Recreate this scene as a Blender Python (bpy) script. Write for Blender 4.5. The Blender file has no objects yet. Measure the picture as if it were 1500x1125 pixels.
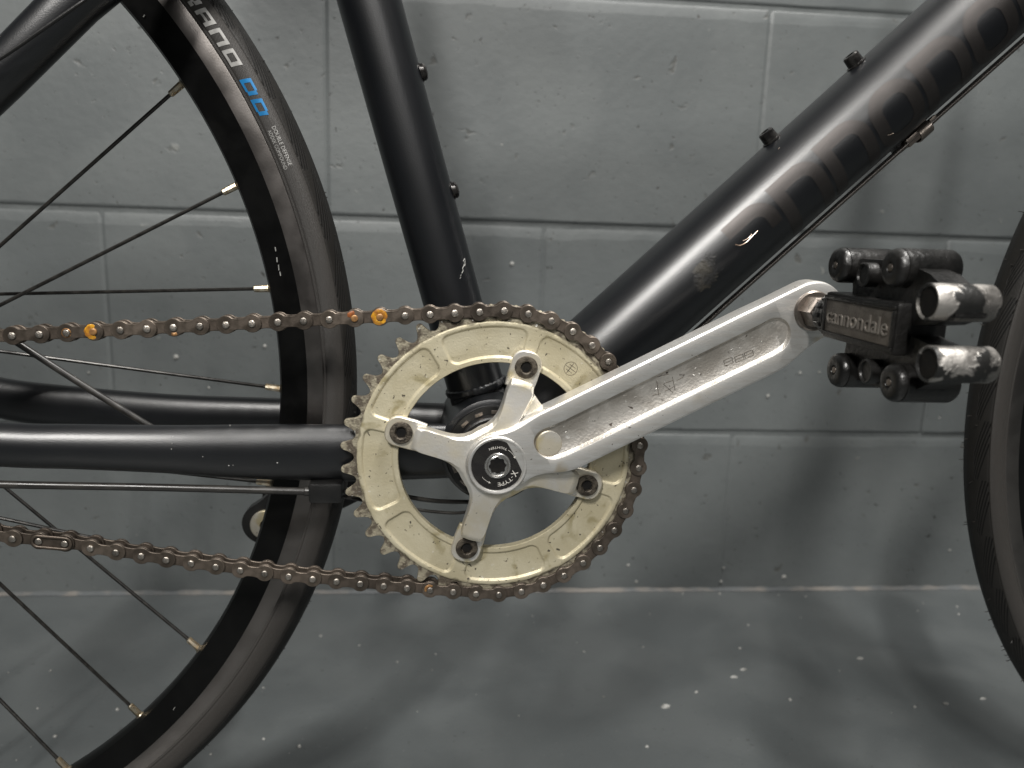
import bpy, math, random
from mathutils import Vector, Matrix
from math import sin, cos, pi, sqrt, atan2, radians
random.seed(7)
S = bpy.context.scene
COL = S.collection
ZB = 302.956                       # bottom bracket height above the floor, mm

# ------------------------------------------------------------------ camera
CAM = Vector((-34.4505, -445.4481, 119.1486))      # mm, bottom-bracket frame
FPX = 1137.2234
rv = Vector((0.1955, -0.1014, 0.0236))
ROT = Matrix.Rotation(rv.length, 3, rv.normalized()) @ Matrix(((1, 0, 0), (0, 0, -1), (0, 1, 0)))  # bike -> cam (right, down, fwd)
cd = bpy.data.cameras.new('camera'); cam = bpy.data.objects.new('camera', cd); COL.objects.link(cam)
r_, d_, f_ = ROT[0], ROT[1], ROT[2]
mw = Matrix(((r_[0], -d_[0], -f_[0]), (r_[1], -d_[1], -f_[1]), (r_[2], -d_[2], -f_[2]))).to_4x4()
mw.translation = (CAM + Vector((0, 0, ZB))) / 1000
cam.matrix_world = mw
cd.sensor_width = 36; cd.lens = FPX / 1500 * 36; cd.clip_start = 0.01; cd.clip_end = 50
cd.dof.use_dof = True; cd.dof.focus_distance = 0.395; cd.dof.aperture_fstop = 10
S.camera = cam
# ------------------------------------------------------------------ light of the room
W = bpy.data.worlds.new('World'); S.world = W; W.use_nodes = True
bg = W.node_tree.nodes['Background']; bg.inputs[0].default_value = (0.93, 0.97, 1.0, 1); bg.inputs[1].default_value = 0.03

def lamp(name, loc, target, power, sx, sy, col):
    l = bpy.data.lights.new(name, 'AREA'); l.shape = 'RECTANGLE'; l.size = sx; l.size_y = sy; l.energy = power; l.color = col
    o = bpy.data.objects.new(name, l); COL.objects.link(o); o.location = loc
    o.rotation_euler = (Vector(target) - Vector(loc)).to_track_quat('-Z', 'Y').to_euler()
    return o
lamp('ceiling_lamp', (-0.72, -1.9, 2.2), (0, 0, 0.4), 68, 0.09, 0.5, (1.0, 0.972, 0.93))
lamp('ceiling_lamp', (0.66, -0.45, 2.6), (0.66, -0.45, 0), 76, 0.12, 0.8, (1.0, 0.972, 0.93))
lamp('ceiling_lamp', (0.4, -3.6, 2.4), (0.1, 0, 0.3), 28, 2.2, 0.6, (1.0, 0.98, 0.95))  # added frontal fill, made broad so the shadows fade
S.render.engine = 'CYCLES'
S.view_settings.view_transform = 'Standard'; S.view_settings.look = 'None'
S.view_settings.exposure = 0.28; S.view_settings.gamma = 1.0
S.render.resolution_x = 1024; S.render.resolution_y = 768

# ------------------------------------------------------------------ pixel -> place (a pixel gives a direction, y the depth)
def ray(u, v):
    return ROT.transposed() @ Vector(((u - 750) / FPX, (v - 562.5) / FPX, 1.0))
def px(u, v, y):
    d = ray(u, v); return CAM + d * ((y - CAM.y) / d.y)
def onfloor(u, v):
    d = ray(u, v); return CAM + d * ((-ZB - CAM.z) / d.z)

# ------------------------------------------------------------------ mesh helpers (mm in, m out)
def obj(name, vf, mat, parent=None, sharp=32, origin=None, shift=True, smooth=True):
    vs, fs = vf
    o0 = Vector(origin) if origin is not None else Vector((0, 0, 0))
    z = ZB if shift else 0.0
    me = bpy.data.meshes.new(name)
    me.from_pydata([((v[0] - o0[0]) / 1000, (v[1] - o0[1]) / 1000, (v[2] - o0[2] + (z if origin is None else 0)) / 1000) for v in vs], [], [list(f) for f in fs])
    me.update(); me.validate()
    if mat: me.materials.append(mat)
    if smooth:
        me.shade_smooth(); me.set_sharp_from_angle(angle=radians(sharp))
    o = bpy.data.objects.new(name, me); COL.objects.link(o)
    if origin is not None: o.location = (o0[0] / 1000, o0[1] / 1000, (o0[2] + z) / 1000)
    if parent is not None: o.parent = parent; o.matrix_parent_inverse = pinv(parent)
    return o
def pinv(p):
    m = Matrix.Identity(4); q = p; ch = []
    while q is not None:
        ch.append(q); q = q.parent
    for q in reversed(ch):
        m = m @ q.matrix_parent_inverse @ q.matrix_basis if q.parent else q.matrix_basis.copy()
    return m.inverted()
def inst(name, src, parent, loc, rot=None, mat=None):
    o = bpy.data.objects.new(name, src.data); COL.objects.link(o)
    o.location = (loc[0] / 1000, loc[1] / 1000, (loc[2] + ZB) / 1000)
    if rot is not None: o.rotation_euler = rot
    o.parent = parent; o.matrix_parent_inverse = pinv(parent)
    if mat is not None:
        o.material_slots[0].link = 'OBJECT'; o.material_slots[0].material = mat
    return o
def join(*l):
    V, F = [], []
    for vs, fs in l:
        k = len(V); V += [tuple(v) for v in vs]; F += [tuple(i + k for i in f) for f in fs]
    return V, F
def basis(d, up=(0, 0, 1)):
    d = Vector(d).normalized(); u = Vector(up)
    if abs(d.dot(u)) > 0.98: u = Vector((0, 1, 0))
    a = d.cross(u).normalized(); b = a.cross(d).normalized()
    return d, a, b
def lathe(p0, d, prof, n=32, closed=False, caps=True):
    """prof: (distance along d, radius)"""
    d, a, b = basis(d); p0 = Vector(p0); V, F = [], []
    for t, r in prof:
        for k in range(n):
            g = 2 * pi * k / n; V.append(p0 + d * t + a * (r * cos(g)) + b * (r * sin(g)))
    m = len(prof)
    for i in range(m if closed else m - 1):
        j = (i + 1) % m
        for k in range(n):
            l = (k + 1) % n; F.append((i * n + k, i * n + l, j * n + l, j * n + k))
    if caps and not closed:
        F.append(tuple(reversed(range(n)))); F.append(tuple((m - 1) * n + k for k in range(n)))
    return V, F
def sweep(path, rad, n=20, up=(0, 0, 1), caps=True):
    """tube along path; rad: r or (r_side, r_up) per point"""
    P = [Vector(p) for p in path]; V, F = [], []
    for i, p in enumerate(P):
        t = P[min(i + 1, len(P) - 1)] - P[max(i - 1, 0)]
        d, a, b = basis(t, up)
        r = rad[i] if isinstance(rad, list) else rad
        ra, rb = r if isinstance(r, tuple) else (r, r)
        for k in range(n):
            g = 2 * pi * k / n; V.append(p + a * (ra * cos(g)) + b * (rb * sin(g)))
    m = len(P)
    for i in range(m - 1):
        for k in range(n):
            l = (k + 1) % n; F.append((i * n + k, i * n + l, (i + 1) * n + l, (i + 1) * n + k))
    if caps:
        F.append(tuple(reversed(range(n)))); F.append(tuple((m - 1) * n + k for k in range(n)))
    return V, F
def spline(pts, n=10):
    """Catmull-Rom through pts (any tuples)"""
    P = [tuple(p) for p in pts]; out = []
    for i in range(len(P) - 1):
        a = P[max(i - 1, 0)]; b = P[i]; c = P[i + 1]; e = P[min(i + 2, len(P) - 1)]
        for k in range(n):
            t = k / n
            out.append(tuple(0.5 * (2 * b[j] + (c[j] - a[j]) * t + (2 * a[j] - 5 * b[j] + 4 * c[j] - e[j]) * t * t + (3 * b[j] - a[j] - 3 * c[j] + e[j]) * t ** 3) for j in range(len(b))))
    out.append(P[-1]); return out
def prism(outline, y0, y1, bevel=0.0, f=None):
    """outline (x,z) extruded from y0 (back) to y1 (front, smaller y), front edge bevelled"""
    n = len(outline); cx = sum(p[0] for p in outline) / n; cz = sum(p[1] for p in outline) / n
    rings = [[(p[0], y0, p[1]) for p in outline], [(p[0], y1 + bevel, p[1]) for p in outline]]
    if bevel:
        ins = []
        for i in range(n):
            a = outline[i - 1]; b = outline[i]; c = outline[(i + 1) % n]
            dx, dz = c[0] - a[0], c[1] - a[1]; L = sqrt(dx * dx + dz * dz) or 1
            nx, nz = -dz / L, dx / L
            if nx * (cx - b[0]) + nz * (cz - b[1]) < 0 and False: nx, nz = -nx, -nz
            ins.append((b[0] + nx * bevel, y1, b[1] + nz * bevel))
        rings.append(ins)
    V = [v for r in rings for v in r]; F = []
    for i in range(len(rings) - 1):
        for k in range(n):
            l = (k + 1) % n; F.append((i * n + k, i * n + l, (i + 1) * n + l, (i + 1) * n + k))
    F.append(tuple(reversed(range(n)))); F.append(tuple((len(rings) - 1) * n + k for k in range(n)))
    if f: V = [f(*v) for v in V]
    return V, F
def box(x0, x1, y0, y1, z0, z1, b=0.0):
    """bevelled box"""
    c = Vector(((x0 + x1) / 2, (y0 + y1) / 2, (z0 + z1) / 2)); h = Vector(((x1 - x0) / 2, (y1 - y0) / 2, (z1 - z0) / 2))
    import bmesh
    bm = bmesh.new(); bmesh.ops.create_cube(bm, size=2)
    for v in bm.verts: v.co = Vector((v.co.x * h.x, v.co.y * h.y, v.co.z * h.z)) + c
    if b: bmesh.ops.bevel(bm, geom=bm.edges[:], offset=b, segments=2, profile=0.6, affect='EDGES')
    bm.verts.index_update()
    r = ([v.co.copy() for v in bm.verts], [tuple(v.index for v in f.verts) for f in bm.faces]); bm.free(); return r
_tc = {}
def text_flat(s, size=1.0, extrude=0.0):
    """flat text mesh (x,y), width-normalised start at 0"""
    c = bpy.data.curves.new('t', 'FONT'); c.body = s; c.size = size; c.extrude = extrude; c.resolution_u = 3
    o = bpy.data.objects.new('t', c); COL.objects.link(o)
    me = bpy.data.meshes.new_from_object(o.evaluated_get(bpy.context.evaluated_depsgraph_get()))
    V = [v.co.copy() for v in me.vertices]; F = [tuple(p.vertices) for p in me.polygons]
    bpy.data.objects.remove(o); bpy.data.curves.remove(c); bpy.data.meshes.remove(me)
    x0 = min(v.x for v in V); x1 = max(v.x for v in V); y0 = min(v.y for v in V); y1 = max(v.y for v in V)
    return [((v.x - x0) / (x1 - x0), (v.y - y0) / (y1 - y0), v.z) for v in V], F

# ------------------------------------------------------------------ materials
def mat(name, c1, c2=None, metal=0.0, rough=0.5, rough2=None, scale=40, detail=6, lo=0.35, hi=0.65, bump=0.0, bscale=600, spots=None, spec=0.5, dist=0.3, coat=0.0, world=False, stretch=None, rand=None):
    """spots: list of (colour, noise scale, threshold, softness, metal or None)"""
    m = bpy.data.materials.new(name); m.use_nodes = True; nt = m.node_tree; N = nt.nodes; L = nt.links
    b = N['Principled BSDF']; b.inputs['Metallic'].default_value = metal; b.inputs['Roughness'].default_value = rough
    b.inputs['Specular IOR Level'].default_value = spec; b.inputs['Coat Weight'].default_value = coat
    if world: src = N.new('ShaderNodeNewGeometry').outputs['Position']
    else: src = N.new('ShaderNodeTexCoord').outputs['Object']
    if stretch:
        mp = N.new('ShaderNodeMapping'); mp.inputs['Scale'].default_value = stretch[:3]
        mp.inputs['Rotation'].default_value = stretch[3] if len(stretch) > 3 else (0, 0, 0)
        L.new(src, mp.inputs[0]); src2 = mp.outputs[0]
    else: src2 = src
    def noise(s, dt=4, ds=0.0, sr=None):
        n = N.new('ShaderNodeTexNoise'); n.inputs['Scale'].default_value = s; n.inputs['Detail'].default_value = dt; n.inputs['Distortion'].default_value = ds
        L.new(sr or src, n.inputs['Vector']); return n.outputs['Fac']
    def ramp(f, a, c):
        r = N.new('ShaderNodeMapRange'); r.inputs[1].default_value = a; r.inputs[2].default_value = c; r.interpolation_type = 'SMOOTHSTEP'
        L.new(f, r.inputs[0]); return r.outputs[0]
    col = None
    nf = noise(scale, detail, dist, src2)
    fac = ramp(nf, lo, hi)
    mx = N.new('ShaderNodeMix'); mx.data_type = 'RGBA'; mx.inputs[6].default_value = (*c1, 1); mx.inputs[7].default_value = (*(c2 or c1), 1)
    L.new(fac, mx.inputs[0]); col = mx.outputs[2]
    if rough2 is not None:
        r = N.new('ShaderNodeMapRange'); r.inputs[3].default_value = rough; r.inputs[4].default_value = rough2; L.new(fac, r.inputs[0]); L.new(r.outputs[0], b.inputs['Roughness'])
    hts = []
    for sp in (spots or []):
        c, s, th, so, mtl = sp[:5]
        f = ramp(noise(s, 3, 0.4), th, th + so)
        m2 = N.new('ShaderNodeMix'); m2.data_type = 'RGBA'; m2.inputs[7].default_value = (*c, 1); L.new(f, m2.inputs[0]); L.new(col, m2.inputs[6]); col = m2.outputs[2]
        if mtl is not None:
            mm = N.new('ShaderNodeMapRange'); mm.inputs[3].default_value = metal; mm.inputs[4].default_value = mtl; L.new(f, mm.inputs[0]); L.new(mm.outputs[0], b.inputs['Metallic'])
        if len(sp) > 5: hts.append((f, sp[5]))
    if rand:
        oi = N.new('ShaderNodeObjectInfo'); rr_ = N.new('ShaderNodeMapRange'); rr_.inputs[3].default_value = rand[0]; rr_.inputs[4].default_value = rand[1]; L.new(oi.outputs['Random'], rr_.inputs[0])
        mm_ = N.new('ShaderNodeVectorMath'); mm_.operation = 'SCALE'; L.new(col, mm_.inputs[0]); L.new(rr_.outputs[0], mm_.inputs['Scale']); col = mm_.outputs[0]
    L.new(col, b.inputs['Base Color'])
    if bump or hts:
        prev = None
        if bump:
            bp = N.new('ShaderNodeBump'); bp.inputs['Strength'].default_value = bump; bp.inputs['Distance'].default_value = 0.001
            L.new(noise(bscale, 4), bp.inputs['Height']); prev = bp.outputs[0]
        for f, st in hts:
            bp = N.new('ShaderNodeBump'); bp.inputs['Strength'].default_value = abs(st); bp.invert = st < 0; bp.inputs['Distance'].default_value = 0.002
            L.new(f, bp.inputs['Height'])
            if prev: L.new(prev, bp.inputs['Normal'])
            prev = bp.outputs[0]
        L.new(prev, b.inputs['Normal'])
    return m
M = {}
M['block'] = mat('block_paint', (0.086, 0.0945, 0.0955), (0.100, 0.109, 0.109), rough=0.45, rough2=0.52, scale=9, bump=0.34, bscale=95, world=True,
                 spots=[((0.055, 0.058, 0.058), 290, 0.68, 0.06, None, -0.2), ((0.030, 0.030, 0.028), 150, 0.685, 0.07, None, -0.25), ((0.070, 0.072, 0.068), 62, 0.67, 0.09, None, -0.22), ((0.14, 0.145, 0.138), 45, 0.72, 0.06, None, 0.15)])
M['mortar'] = mat('mortar_paint', (0.088, 0.0965, 0.097), (0.104, 0.113, 0.113), rough=0.5, scale=30, bump=0.4, bscale=220, world=True)
M['floor'] = mat('floor_paint', (0.060, 0.0665, 0.068), (0.073, 0.080, 0.081), rough=0.34, rough2=0.44, scale=11, detail=9, bump=0.16, bscale=220, world=True,
                 spots=[((0.10, 0.105, 0.105), 330, 0.67, 0.08, None), ((0.045, 0.048, 0.048), 210, 0.66, 0.08, None)])
M['sealant'] = mat('sealant', (0.115, 0.106, 0.095), (0.060, 0.066, 0.069), rough=0.7, scale=28, lo=0.38, hi=0.60, bump=0.5, bscale=300, world=True)
M['fleck'] = mat('fleck_white', (0.30, 0.30, 0.285), (0.16, 0.16, 0.15), rough=0.6, scale=200)
M['frame'] = mat('frame_black', (0.0016, 0.0021, 0.0031), (0.0023, 0.0028, 0.0039), rough=0.335, rough2=0.35, scale=25, bump=0.09, bscale=1700, spec=0.75)
M['black'] = mat('black_plastic', (0.0035, 0.0035, 0.0035), (0.007, 0.0068, 0.0065), rough=0.38, scale=90, bump=0.15, bscale=900)
M['pedal'] = mat('pedal_black', (0.004, 0.004, 0.0038), (0.009, 0.0085, 0.008), rough=0.29, rough2=0.42, scale=60, bump=0.35, bscale=420)
M['worn'] = mat('pedal_worn', (0.20, 0.19, 0.178), (0.36, 0.345, 0.325), metal=0.9, rough=0.44, rough2=0.56, scale=120, bump=0.5, bscale=260,
                spots=[((0.006, 0.006, 0.0055), 110, 0.475, 0.07, 0.0, 0.3)])
M['plate'] = mat('pedal_plate', (0.10, 0.088, 0.076), (0.15, 0.135, 0.118), metal=0.6, rough=0.38, rough2=0.5, scale=160, bump=0.3, bscale=900)
M['letter_worn'] = mat('plate_letter', (0.20, 0.18, 0.16), (0.30, 0.275, 0.245), metal=0.6, rough=0.35, scale=200)
M['rim'] = mat('rim_black', (0.0008, 0.0008, 0.0008), (0.0014, 0.0014, 0.0013), rough=0.33, rough2=0.40, scale=60, bump=0.03, bscale=900, spec=0.25)
M['track'] = mat('brake_track', (0.145, 0.134, 0.126), (0.18, 0.167, 0.158), metal=1.0, rough=0.30, rough2=0.36, scale=50, bump=0.03, bscale=1200)
M['crank'] = mat('crank_aluminium', (0.70, 0.69, 0.665), (0.56, 0.545, 0.515), metal=0.85, rough=0.38, rough2=0.47, scale=70, bump=0.08, bscale=1500,
                 stretch=(1, 1, 6, (0, radians(28.6), 0)), spots=[((0.50, 0.44, 0.34), 38, 0.62, 0.14, 0.5), ((0.10, 0.09, 0.075), 420, 0.70, 0.04, 0.5)])
M['channel'] = mat('crank_channel', (0.62, 0.59, 0.545), (0.36, 0.335, 0.30), metal=0.85, rough=0.47, rough2=0.56, scale=60, bump=0.25, bscale=700,
                   spots=[((0.12, 0.10, 0.085), 230, 0.66, 0.06, 0.6), ((0.80, 0.78, 0.74), 300, 0.68, 0.04, 0.9)])
M['spider'] = mat('spider_aluminium', (0.72, 0.70, 0.66), (0.62, 0.57, 0.46), metal=0.8, rough=0.40, rough2=0.5, scale=55, bump=0.1, bscale=900,
                  spots=[((0.56, 0.49, 0.31), 60, 0.58, 0.12, 0.4), ((0.08, 0.07, 0.055), 480, 0.69, 0.05, 0.3)])
M['silver'] = mat('silver', (0.68, 0.67, 0.65), (0.55, 0.54, 0.52), metal=1.0, rough=0.22, rough2=0.34, scale=200)
M['ring'] = mat('chainring_cream', (0.52, 0.475, 0.345), (0.42, 0.375, 0.255), metal=0.35, rough=0.42, rough2=0.52, scale=45, bump=0.18, bscale=900,
                spots=[((0.30, 0.26, 0.15), 85, 0.56, 0.16, 0.3), ((0.07, 0.06, 0.045), 430, 0.655, 0.06, 0.2), ((0.60, 0.57, 0.48), 260, 0.70, 0.05, 0.4)])
M['teeth'] = mat('teeth_dirty', (0.30, 0.27, 0.20), (0.095, 0.078, 0.058), metal=0.4, rough=0.5, rough2=0.65, scale=230, lo=0.40, hi=0.6, bump=0.5, bscale=900,
                 spots=[((0.55, 0.54, 0.50), 330, 0.66, 0.05, 0.9)])
M['chain'] = mat('chain_brown', (0.082, 0.067, 0.053), (0.125, 0.102, 0.083), metal=0.7, rough=0.34, rough2=0.48, rand=(0.65, 1.25), scale=180, bump=0.15, bscale=1600,
                 spots=[((0.05, 0.038, 0.028), 260, 0.64, 0.1, 0.4), ((0.20, 0.105, 0.045), 120, 0.69, 0.07, 0.2)])
M['chain_in'] = mat('chain_inner', (0.062, 0.050, 0.039), (0.10, 0.08, 0.064), metal=0.65, rand=(0.65, 1.2), rough=0.40, rough2=0.5, scale=150, bump=0.15, bscale=1600)
M['roller'] = mat('roller', (0.075, 0.058, 0.045), (0.03, 0.025, 0.02), metal=0.6, rough=0.45, scale=300)
M['pin'] = mat('pin_steel', (0.43, 0.40, 0.36), (0.27, 0.245, 0.215), metal=1.0, rough=0.34, rough2=0.5, rand=(0.6, 1.15), scale=700, bump=0.3, bscale=1500)
M['rust'] = mat('rust_pin', (0.30, 0.16, 0.06), (0.20, 0.10, 0.04), metal=0.4, rough=0.45, scale=400)
M['rust2'] = mat('rust_red', (0.30, 0.085, 0.012), (0.20, 0.06, 0.015), rough=0.5, scale=400)
M['amber'] = mat('amber_grease', (0.52, 0.26, 0.02), (0.28, 0.11, 0.012), rough=0.18, rough2=0.35, scale=330, bump=0.5, bscale=500, coat=0.6)
M['bolt'] = mat('bolt_dirty', (0.040, 0.033, 0.026), (0.10, 0.085, 0.065), metal=0.6, rough=0.42, rough2=0.6, scale=420, bump=0.4, bscale=1200)
M['hole_dark'] = mat('hole_shade', (0.004, 0.004, 0.004), (0.008, 0.007, 0.006), metal=0.0, rough=0.6, spec=0.2, scale=300)  # near-black that stands in for the shade inside deep holes
M['steel'] = mat('black_bolt', (0.018, 0.017, 0.017), (0.04, 0.038, 0.036), metal=0.7, rough=0.22, rough2=0.3, scale=200)
M['cap'] = mat('cap_black', (0.010, 0.009, 0.009), (0.014, 0.013, 0.012), rough=0.22, rough2=0.3, scale=200)
M['print'] = mat('print_white', (0.62, 0.60, 0.55), (0.45, 0.43, 0.4), rough=0.5, scale=500)
M['tyretext'] = mat('tyre_print_grey', (0.38, 0.375, 0.36), (0.29, 0.285, 0.275), rough=0.5, scale=300)
M['blue'] = mat('tyre_print_blue', (0.012, 0.185, 0.44), (0.012, 0.15, 0.36), rough=0.45, scale=200)
M['spoke'] = mat('spoke_black', (0.014, 0.013, 0.012), (0.03, 0.028, 0.025), metal=0.4, rough=0.3, scale=300)
M['nipple'] = mat('nipple_brass', (0.55, 0.50, 0.40), (0.40, 0.30, 0.18), metal=1.0, rough=0.28, rough2=0.42, scale=400)
M['cable'] = mat('cable_black', (0.016, 0.015, 0.014), (0.028, 0.026, 0.023), rough=0.30, rough2=0.38, scale=120)
M['cablegrey'] = mat('cable_liner', (0.055, 0.048, 0.042), (0.075, 0.066, 0.058), metal=0.3, rough=0.28, scale=120)
M['clip'] = mat('clip_metal', (0.26, 0.225, 0.20), (0.17, 0.15, 0.13), metal=0.9, rough=0.3, rough2=0.45, scale=260)
M['decal'] = mat('decal_film', (0.060, 0.0555, 0.0535), (0.068, 0.063, 0.061), metal=0.9, rough=0.42, rough2=0.44, scale=60, bump=0.05, bscale=1500)
M['decal_edge'] = mat('decal_edge', (0.006, 0.006, 0.006), rough=0.6)
M['residue'] = mat('glue_residue', (0.030, 0.027, 0.021), (0.010, 0.010, 0.010), rough=0.5, scale=130, lo=0.4, hi=0.62, bump=0.5, bscale=500)
M['scratch'] = mat('bare_scratch', (0.22, 0.16, 0.12), (0.4, 0.34, 0.29), metal=0.8, rough=0.35, scale=500)

def machined(m):
    nt = m.node_tree; N = nt.nodes; L = nt.links; b = N['Principled BSDF']
    tc = N.new('ShaderNodeTexCoord'); sx = N.new('ShaderNodeSeparateXYZ'); L.new(tc.outputs['Object'], sx.inputs[0])
    def mt(op, a, c=None):
        n = N.new('ShaderNodeMath'); n.operation = op
        for i, q in enumerate((a, c)):
            if q is None: continue
            if isinstance(q, (int, float)): n.inputs[i].default_value = q
            else: L.new(q, n.inputs[i])
        return n.outputs[0]
    z = mt('SUBTRACT', sx.outputs[2], ZB / 1000); r = mt('SQRT', mt('ADD', mt('MULTIPLY', sx.outputs[0], sx.outputs[0]), mt('MULTIPLY', z, z)))
    nz = N.new('ShaderNodeTexNoise'); nz.noise_dimensions = '1D'; nz.inputs['Scale'].default_value = 3200; nz.inputs['Detail'].default_value = 2; L.new(r, nz.inputs['W'])
    bp = N.new('ShaderNodeBump'); bp.inputs['Strength'].default_value = 0.16; bp.inputs['Distance'].default_value = 0.0004; L.new(nz.outputs['Fac'], bp.inputs['Height'])
    old = b.inputs['Normal'].links[0].from_socket; L.new(old, bp.inputs['Normal']); L.new(bp.outputs[0], b.inputs['Normal'])
    # chain grease on the rim of the ring, patchy
    n2 = N.new('ShaderNodeTexNoise'); n2.inputs['Scale'].default_value = 120; n2.inputs['Detail'].default_value = 7; L.new(tc.outputs['Object'], n2.inputs['Vector'])
    e = N.new('ShaderNodeMapRange'); e.inputs[1].default_value = 0.0700; e.inputs[2].default_value = 0.0735; e.inputs[3].default_value = -0.30; e.inputs[4].default_value = 0.22; L.new(r, e.inputs[0])
    f = N.new('ShaderNodeMapRange'); f.interpolation_type = 'SMOOTHSTEP'; f.inputs[1].default_value = 0.56; f.inputs[2].default_value = 0.74; L.new(mt('ADD', n2.outputs['Fac'], e.outputs[0]), f.inputs[0])
    mx = N.new('ShaderNodeMix'); mx.data_type = 'RGBA'; mx.inputs[7].default_value = (0.10, 0.085, 0.055, 1); L.new(mt('MULTIPLY', f.outputs[0], 0.75), mx.inputs[0])
    L.new(b.inputs['Base Color'].links[0].from_socket, mx.inputs[6]); L.new(mx.outputs[2], b.inputs['Base Color'])
machined(M['ring'])
def tyre_mat():
    m = bpy.data.materials.new('tyre_rubber'); m.use_nodes = True; nt = m.node_tree; N = nt.nodes; L = nt.links; b = N['Principled BSDF']
    tc = N.new('ShaderNodeTexCoord'); sx = N.new('ShaderNodeSeparateXYZ'); L.new(tc.outputs['Object'], sx.inputs[0])
    def mt(op, a, c=None, clamp=False):
        n = N.new('ShaderNodeMath'); n.operation = op; n.use_clamp = clamp
        for i, q in enumerate((a, c)):
            if q is None: continue
            if isinstance(q, (int, float)): n.inputs[i].default_value = q
            else: L.new(q, n.inputs[i])
        return n.outputs[0]
    X, Y, Z = sx.outputs
    u = mt('MULTIPLY', mt('ARCTAN2', Z, X), 0.33); r = mt('SQRT', mt('ADD', mt('MULTIPLY', X, X), mt('MULTIPLY', Z, Z))); v = mt('ABSOLUTE', Y)
    sg = mt('SIGN', Y)
    us = mt('MULTIPLY', u, mt('MULTIPLY', sg, -1.0))
    def sstep(x, a, c):
        n = N.new('ShaderNodeMapRange'); n.interpolation_type = 'SMOOTHSTEP'; n.inputs[1].default_value = a; n.inputs[2].default_value = c; L.new(x, n.inputs[0]); return n.outputs[0]
    # groups of slanted grooves on the shoulder
    per = 0.0385
    g = mt('MULTIPLY', mt('FRACT', mt('DIVIDE', mt('ADD', us, 3.0), per)), per)
    w = mt('ADD', v, mt('MULTIPLY', g, 0.21))           # group-local slanted coordinate
    ln = mt('FRACT', mt('DIVIDE', w, 0.00135))
    groove = mt('MULTIPLY', sstep(ln, 0.50, 0.62), mt('SUBTRACT', 1.0, sstep(ln, 0.86, 0.98)))
    mask = mt('MULTIPLY', mt('MULTIPLY', sstep(w, 0.0085, 0.0088), mt('SUBTRACT', 1.0, sstep(w, 0.0150, 0.0153))), mt('MULTIPLY', sstep(v, 0.0040, 0.0045), mt('SUBTRACT', 1.0, sstep(v, 0.0112, 0.0115))))
    mask = mt('MULTIPLY', mask, sstep(r, 0.3262, 0.3266))
    groove = mt('MULTIPLY', groove, mask)
    side = mt('SUBTRACT', 1.0, sstep(r, 0.3276, 0.3284))
    # sidewall weave
    wv = mt('SINE', mt('MULTIPLY', mt('ADD', mt('MULTIPLY', us, 1.0), mt('MULTIPLY', r, 1.3)), 7200.0))
    nz = N.new('ShaderNodeTexNoise'); nz.inputs['Scale'].default_value = 90; nz.inputs['Detail'].default_value = 6; L.new(tc.outputs['Object'], nz.inputs['Vector'])
    nz2 = N.new('ShaderNodeTexNoise'); nz2.inputs['Scale'].default_value = 900; nz2.inputs['Detail'].default_value = 3; L.new(tc.outputs['Object'], nz2.inputs['Vector'])
    m1 = N.new('ShaderNodeMix'); m1.data_type = 'RGBA'; m1.inputs[6].default_value = (0.008, 0.0073, 0.0064, 1); m1.inputs[7].default_value = (0.015, 0.0138, 0.0122, 1); L.new(nz.outputs['Fac'], m1.inputs[0])
    m2 = N.new('ShaderNodeMix'); m2.data_type = 'RGBA'; m2.inputs[7].default_value = (0.033, 0.0305, 0.028, 1); L.new(side, m2.inputs[0]); L.new(m1.outputs[2], m2.inputs[6])
    m3 = N.new('ShaderNodeMix'); m3.data_type = 'RGBA'; m3.inputs[7].default_value = (0.0012, 0.0012, 0.0012, 1); L.new(mt('MULTIPLY', groove, 0.95), m3.inputs[0]); L.new(m2.outputs[2], m3.inputs[6])
    # light dust in places
    ds = sstep(nz2.outputs['Fac'], 0.72, 0.78)
    m4 = N.new('ShaderNodeMix'); m4.data_type = 'RGBA'; m4.inputs[7].default_value = (0.06, 0.057, 0.052, 1); L.new(mt('MULTIPLY', ds, 0.5), m4.inputs[0]); L.new(m3.outputs[2], m4.inputs[6])
    L.new(m4.outputs[2], b.inputs['Base Color']); b.inputs['Roughness'].default_value = 0.52; b.inputs['Specular IOR Level'].default_value = 0.3
    h = mt('ADD', mt('ADD', mt('MULTIPLY', groove, -1.0), mt('MULTIPLY', mt('MULTIPLY', wv, side), 0.05)), mt('MULTIPLY', nz2.outputs['Fac'], 0.12))
    bp = N.new('ShaderNodeBump'); bp.inputs['Strength'].default_value = 1.0; bp.inputs['Distance'].default_value = 0.0011; L.new(h, bp.inputs['Height']); L.new(bp.outputs[0], b.inputs['Normal'])
    return m
M['tyre'] = tyre_mat()

# ------------------------------------------------------------------ the setting: floor and block wall
def plain(name, V, F, m, kind):
    me = bpy.data.meshes.new(name); me.from_pydata(V, [], F); me.materials.append(m)
    o = bpy.data.objects.new(name, me); COL.objects.link(o); o['kind'] = kind; return o
YW = 0.41366
fl = plain('floor', [(-2.6, -2.5, 0), (2.9, -2.5, 0), (2.9, 0.62, 0), (-2.6, 0.62, 0)], [(0, 1, 2, 3)], M['floor'], 'structure')
fl['label'] = 'dark grey painted concrete floor with scattered white flecks'
HC = 0.23281; LL = 2 * HC; Z1 = 0.43065; X0 = -0.14688
wall = plain('wall', [(-2.5, 0.0018, 0), (2.7, 0.0018, 0), (2.7, 0.0018, 1.6), (-2.5, 0.0018, 1.6), (-2.5, 0.15, 0), (2.7, 0.15, 0), (2.7, 0.15, 1.6), (-2.5, 0.15, 1.6)],
             [(0, 1, 2, 3), (5, 4, 7, 6), (3, 2, 6, 7), (4, 0, 3, 7), (1, 5, 6, 2)], M['mortar'], 'structure')
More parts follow.
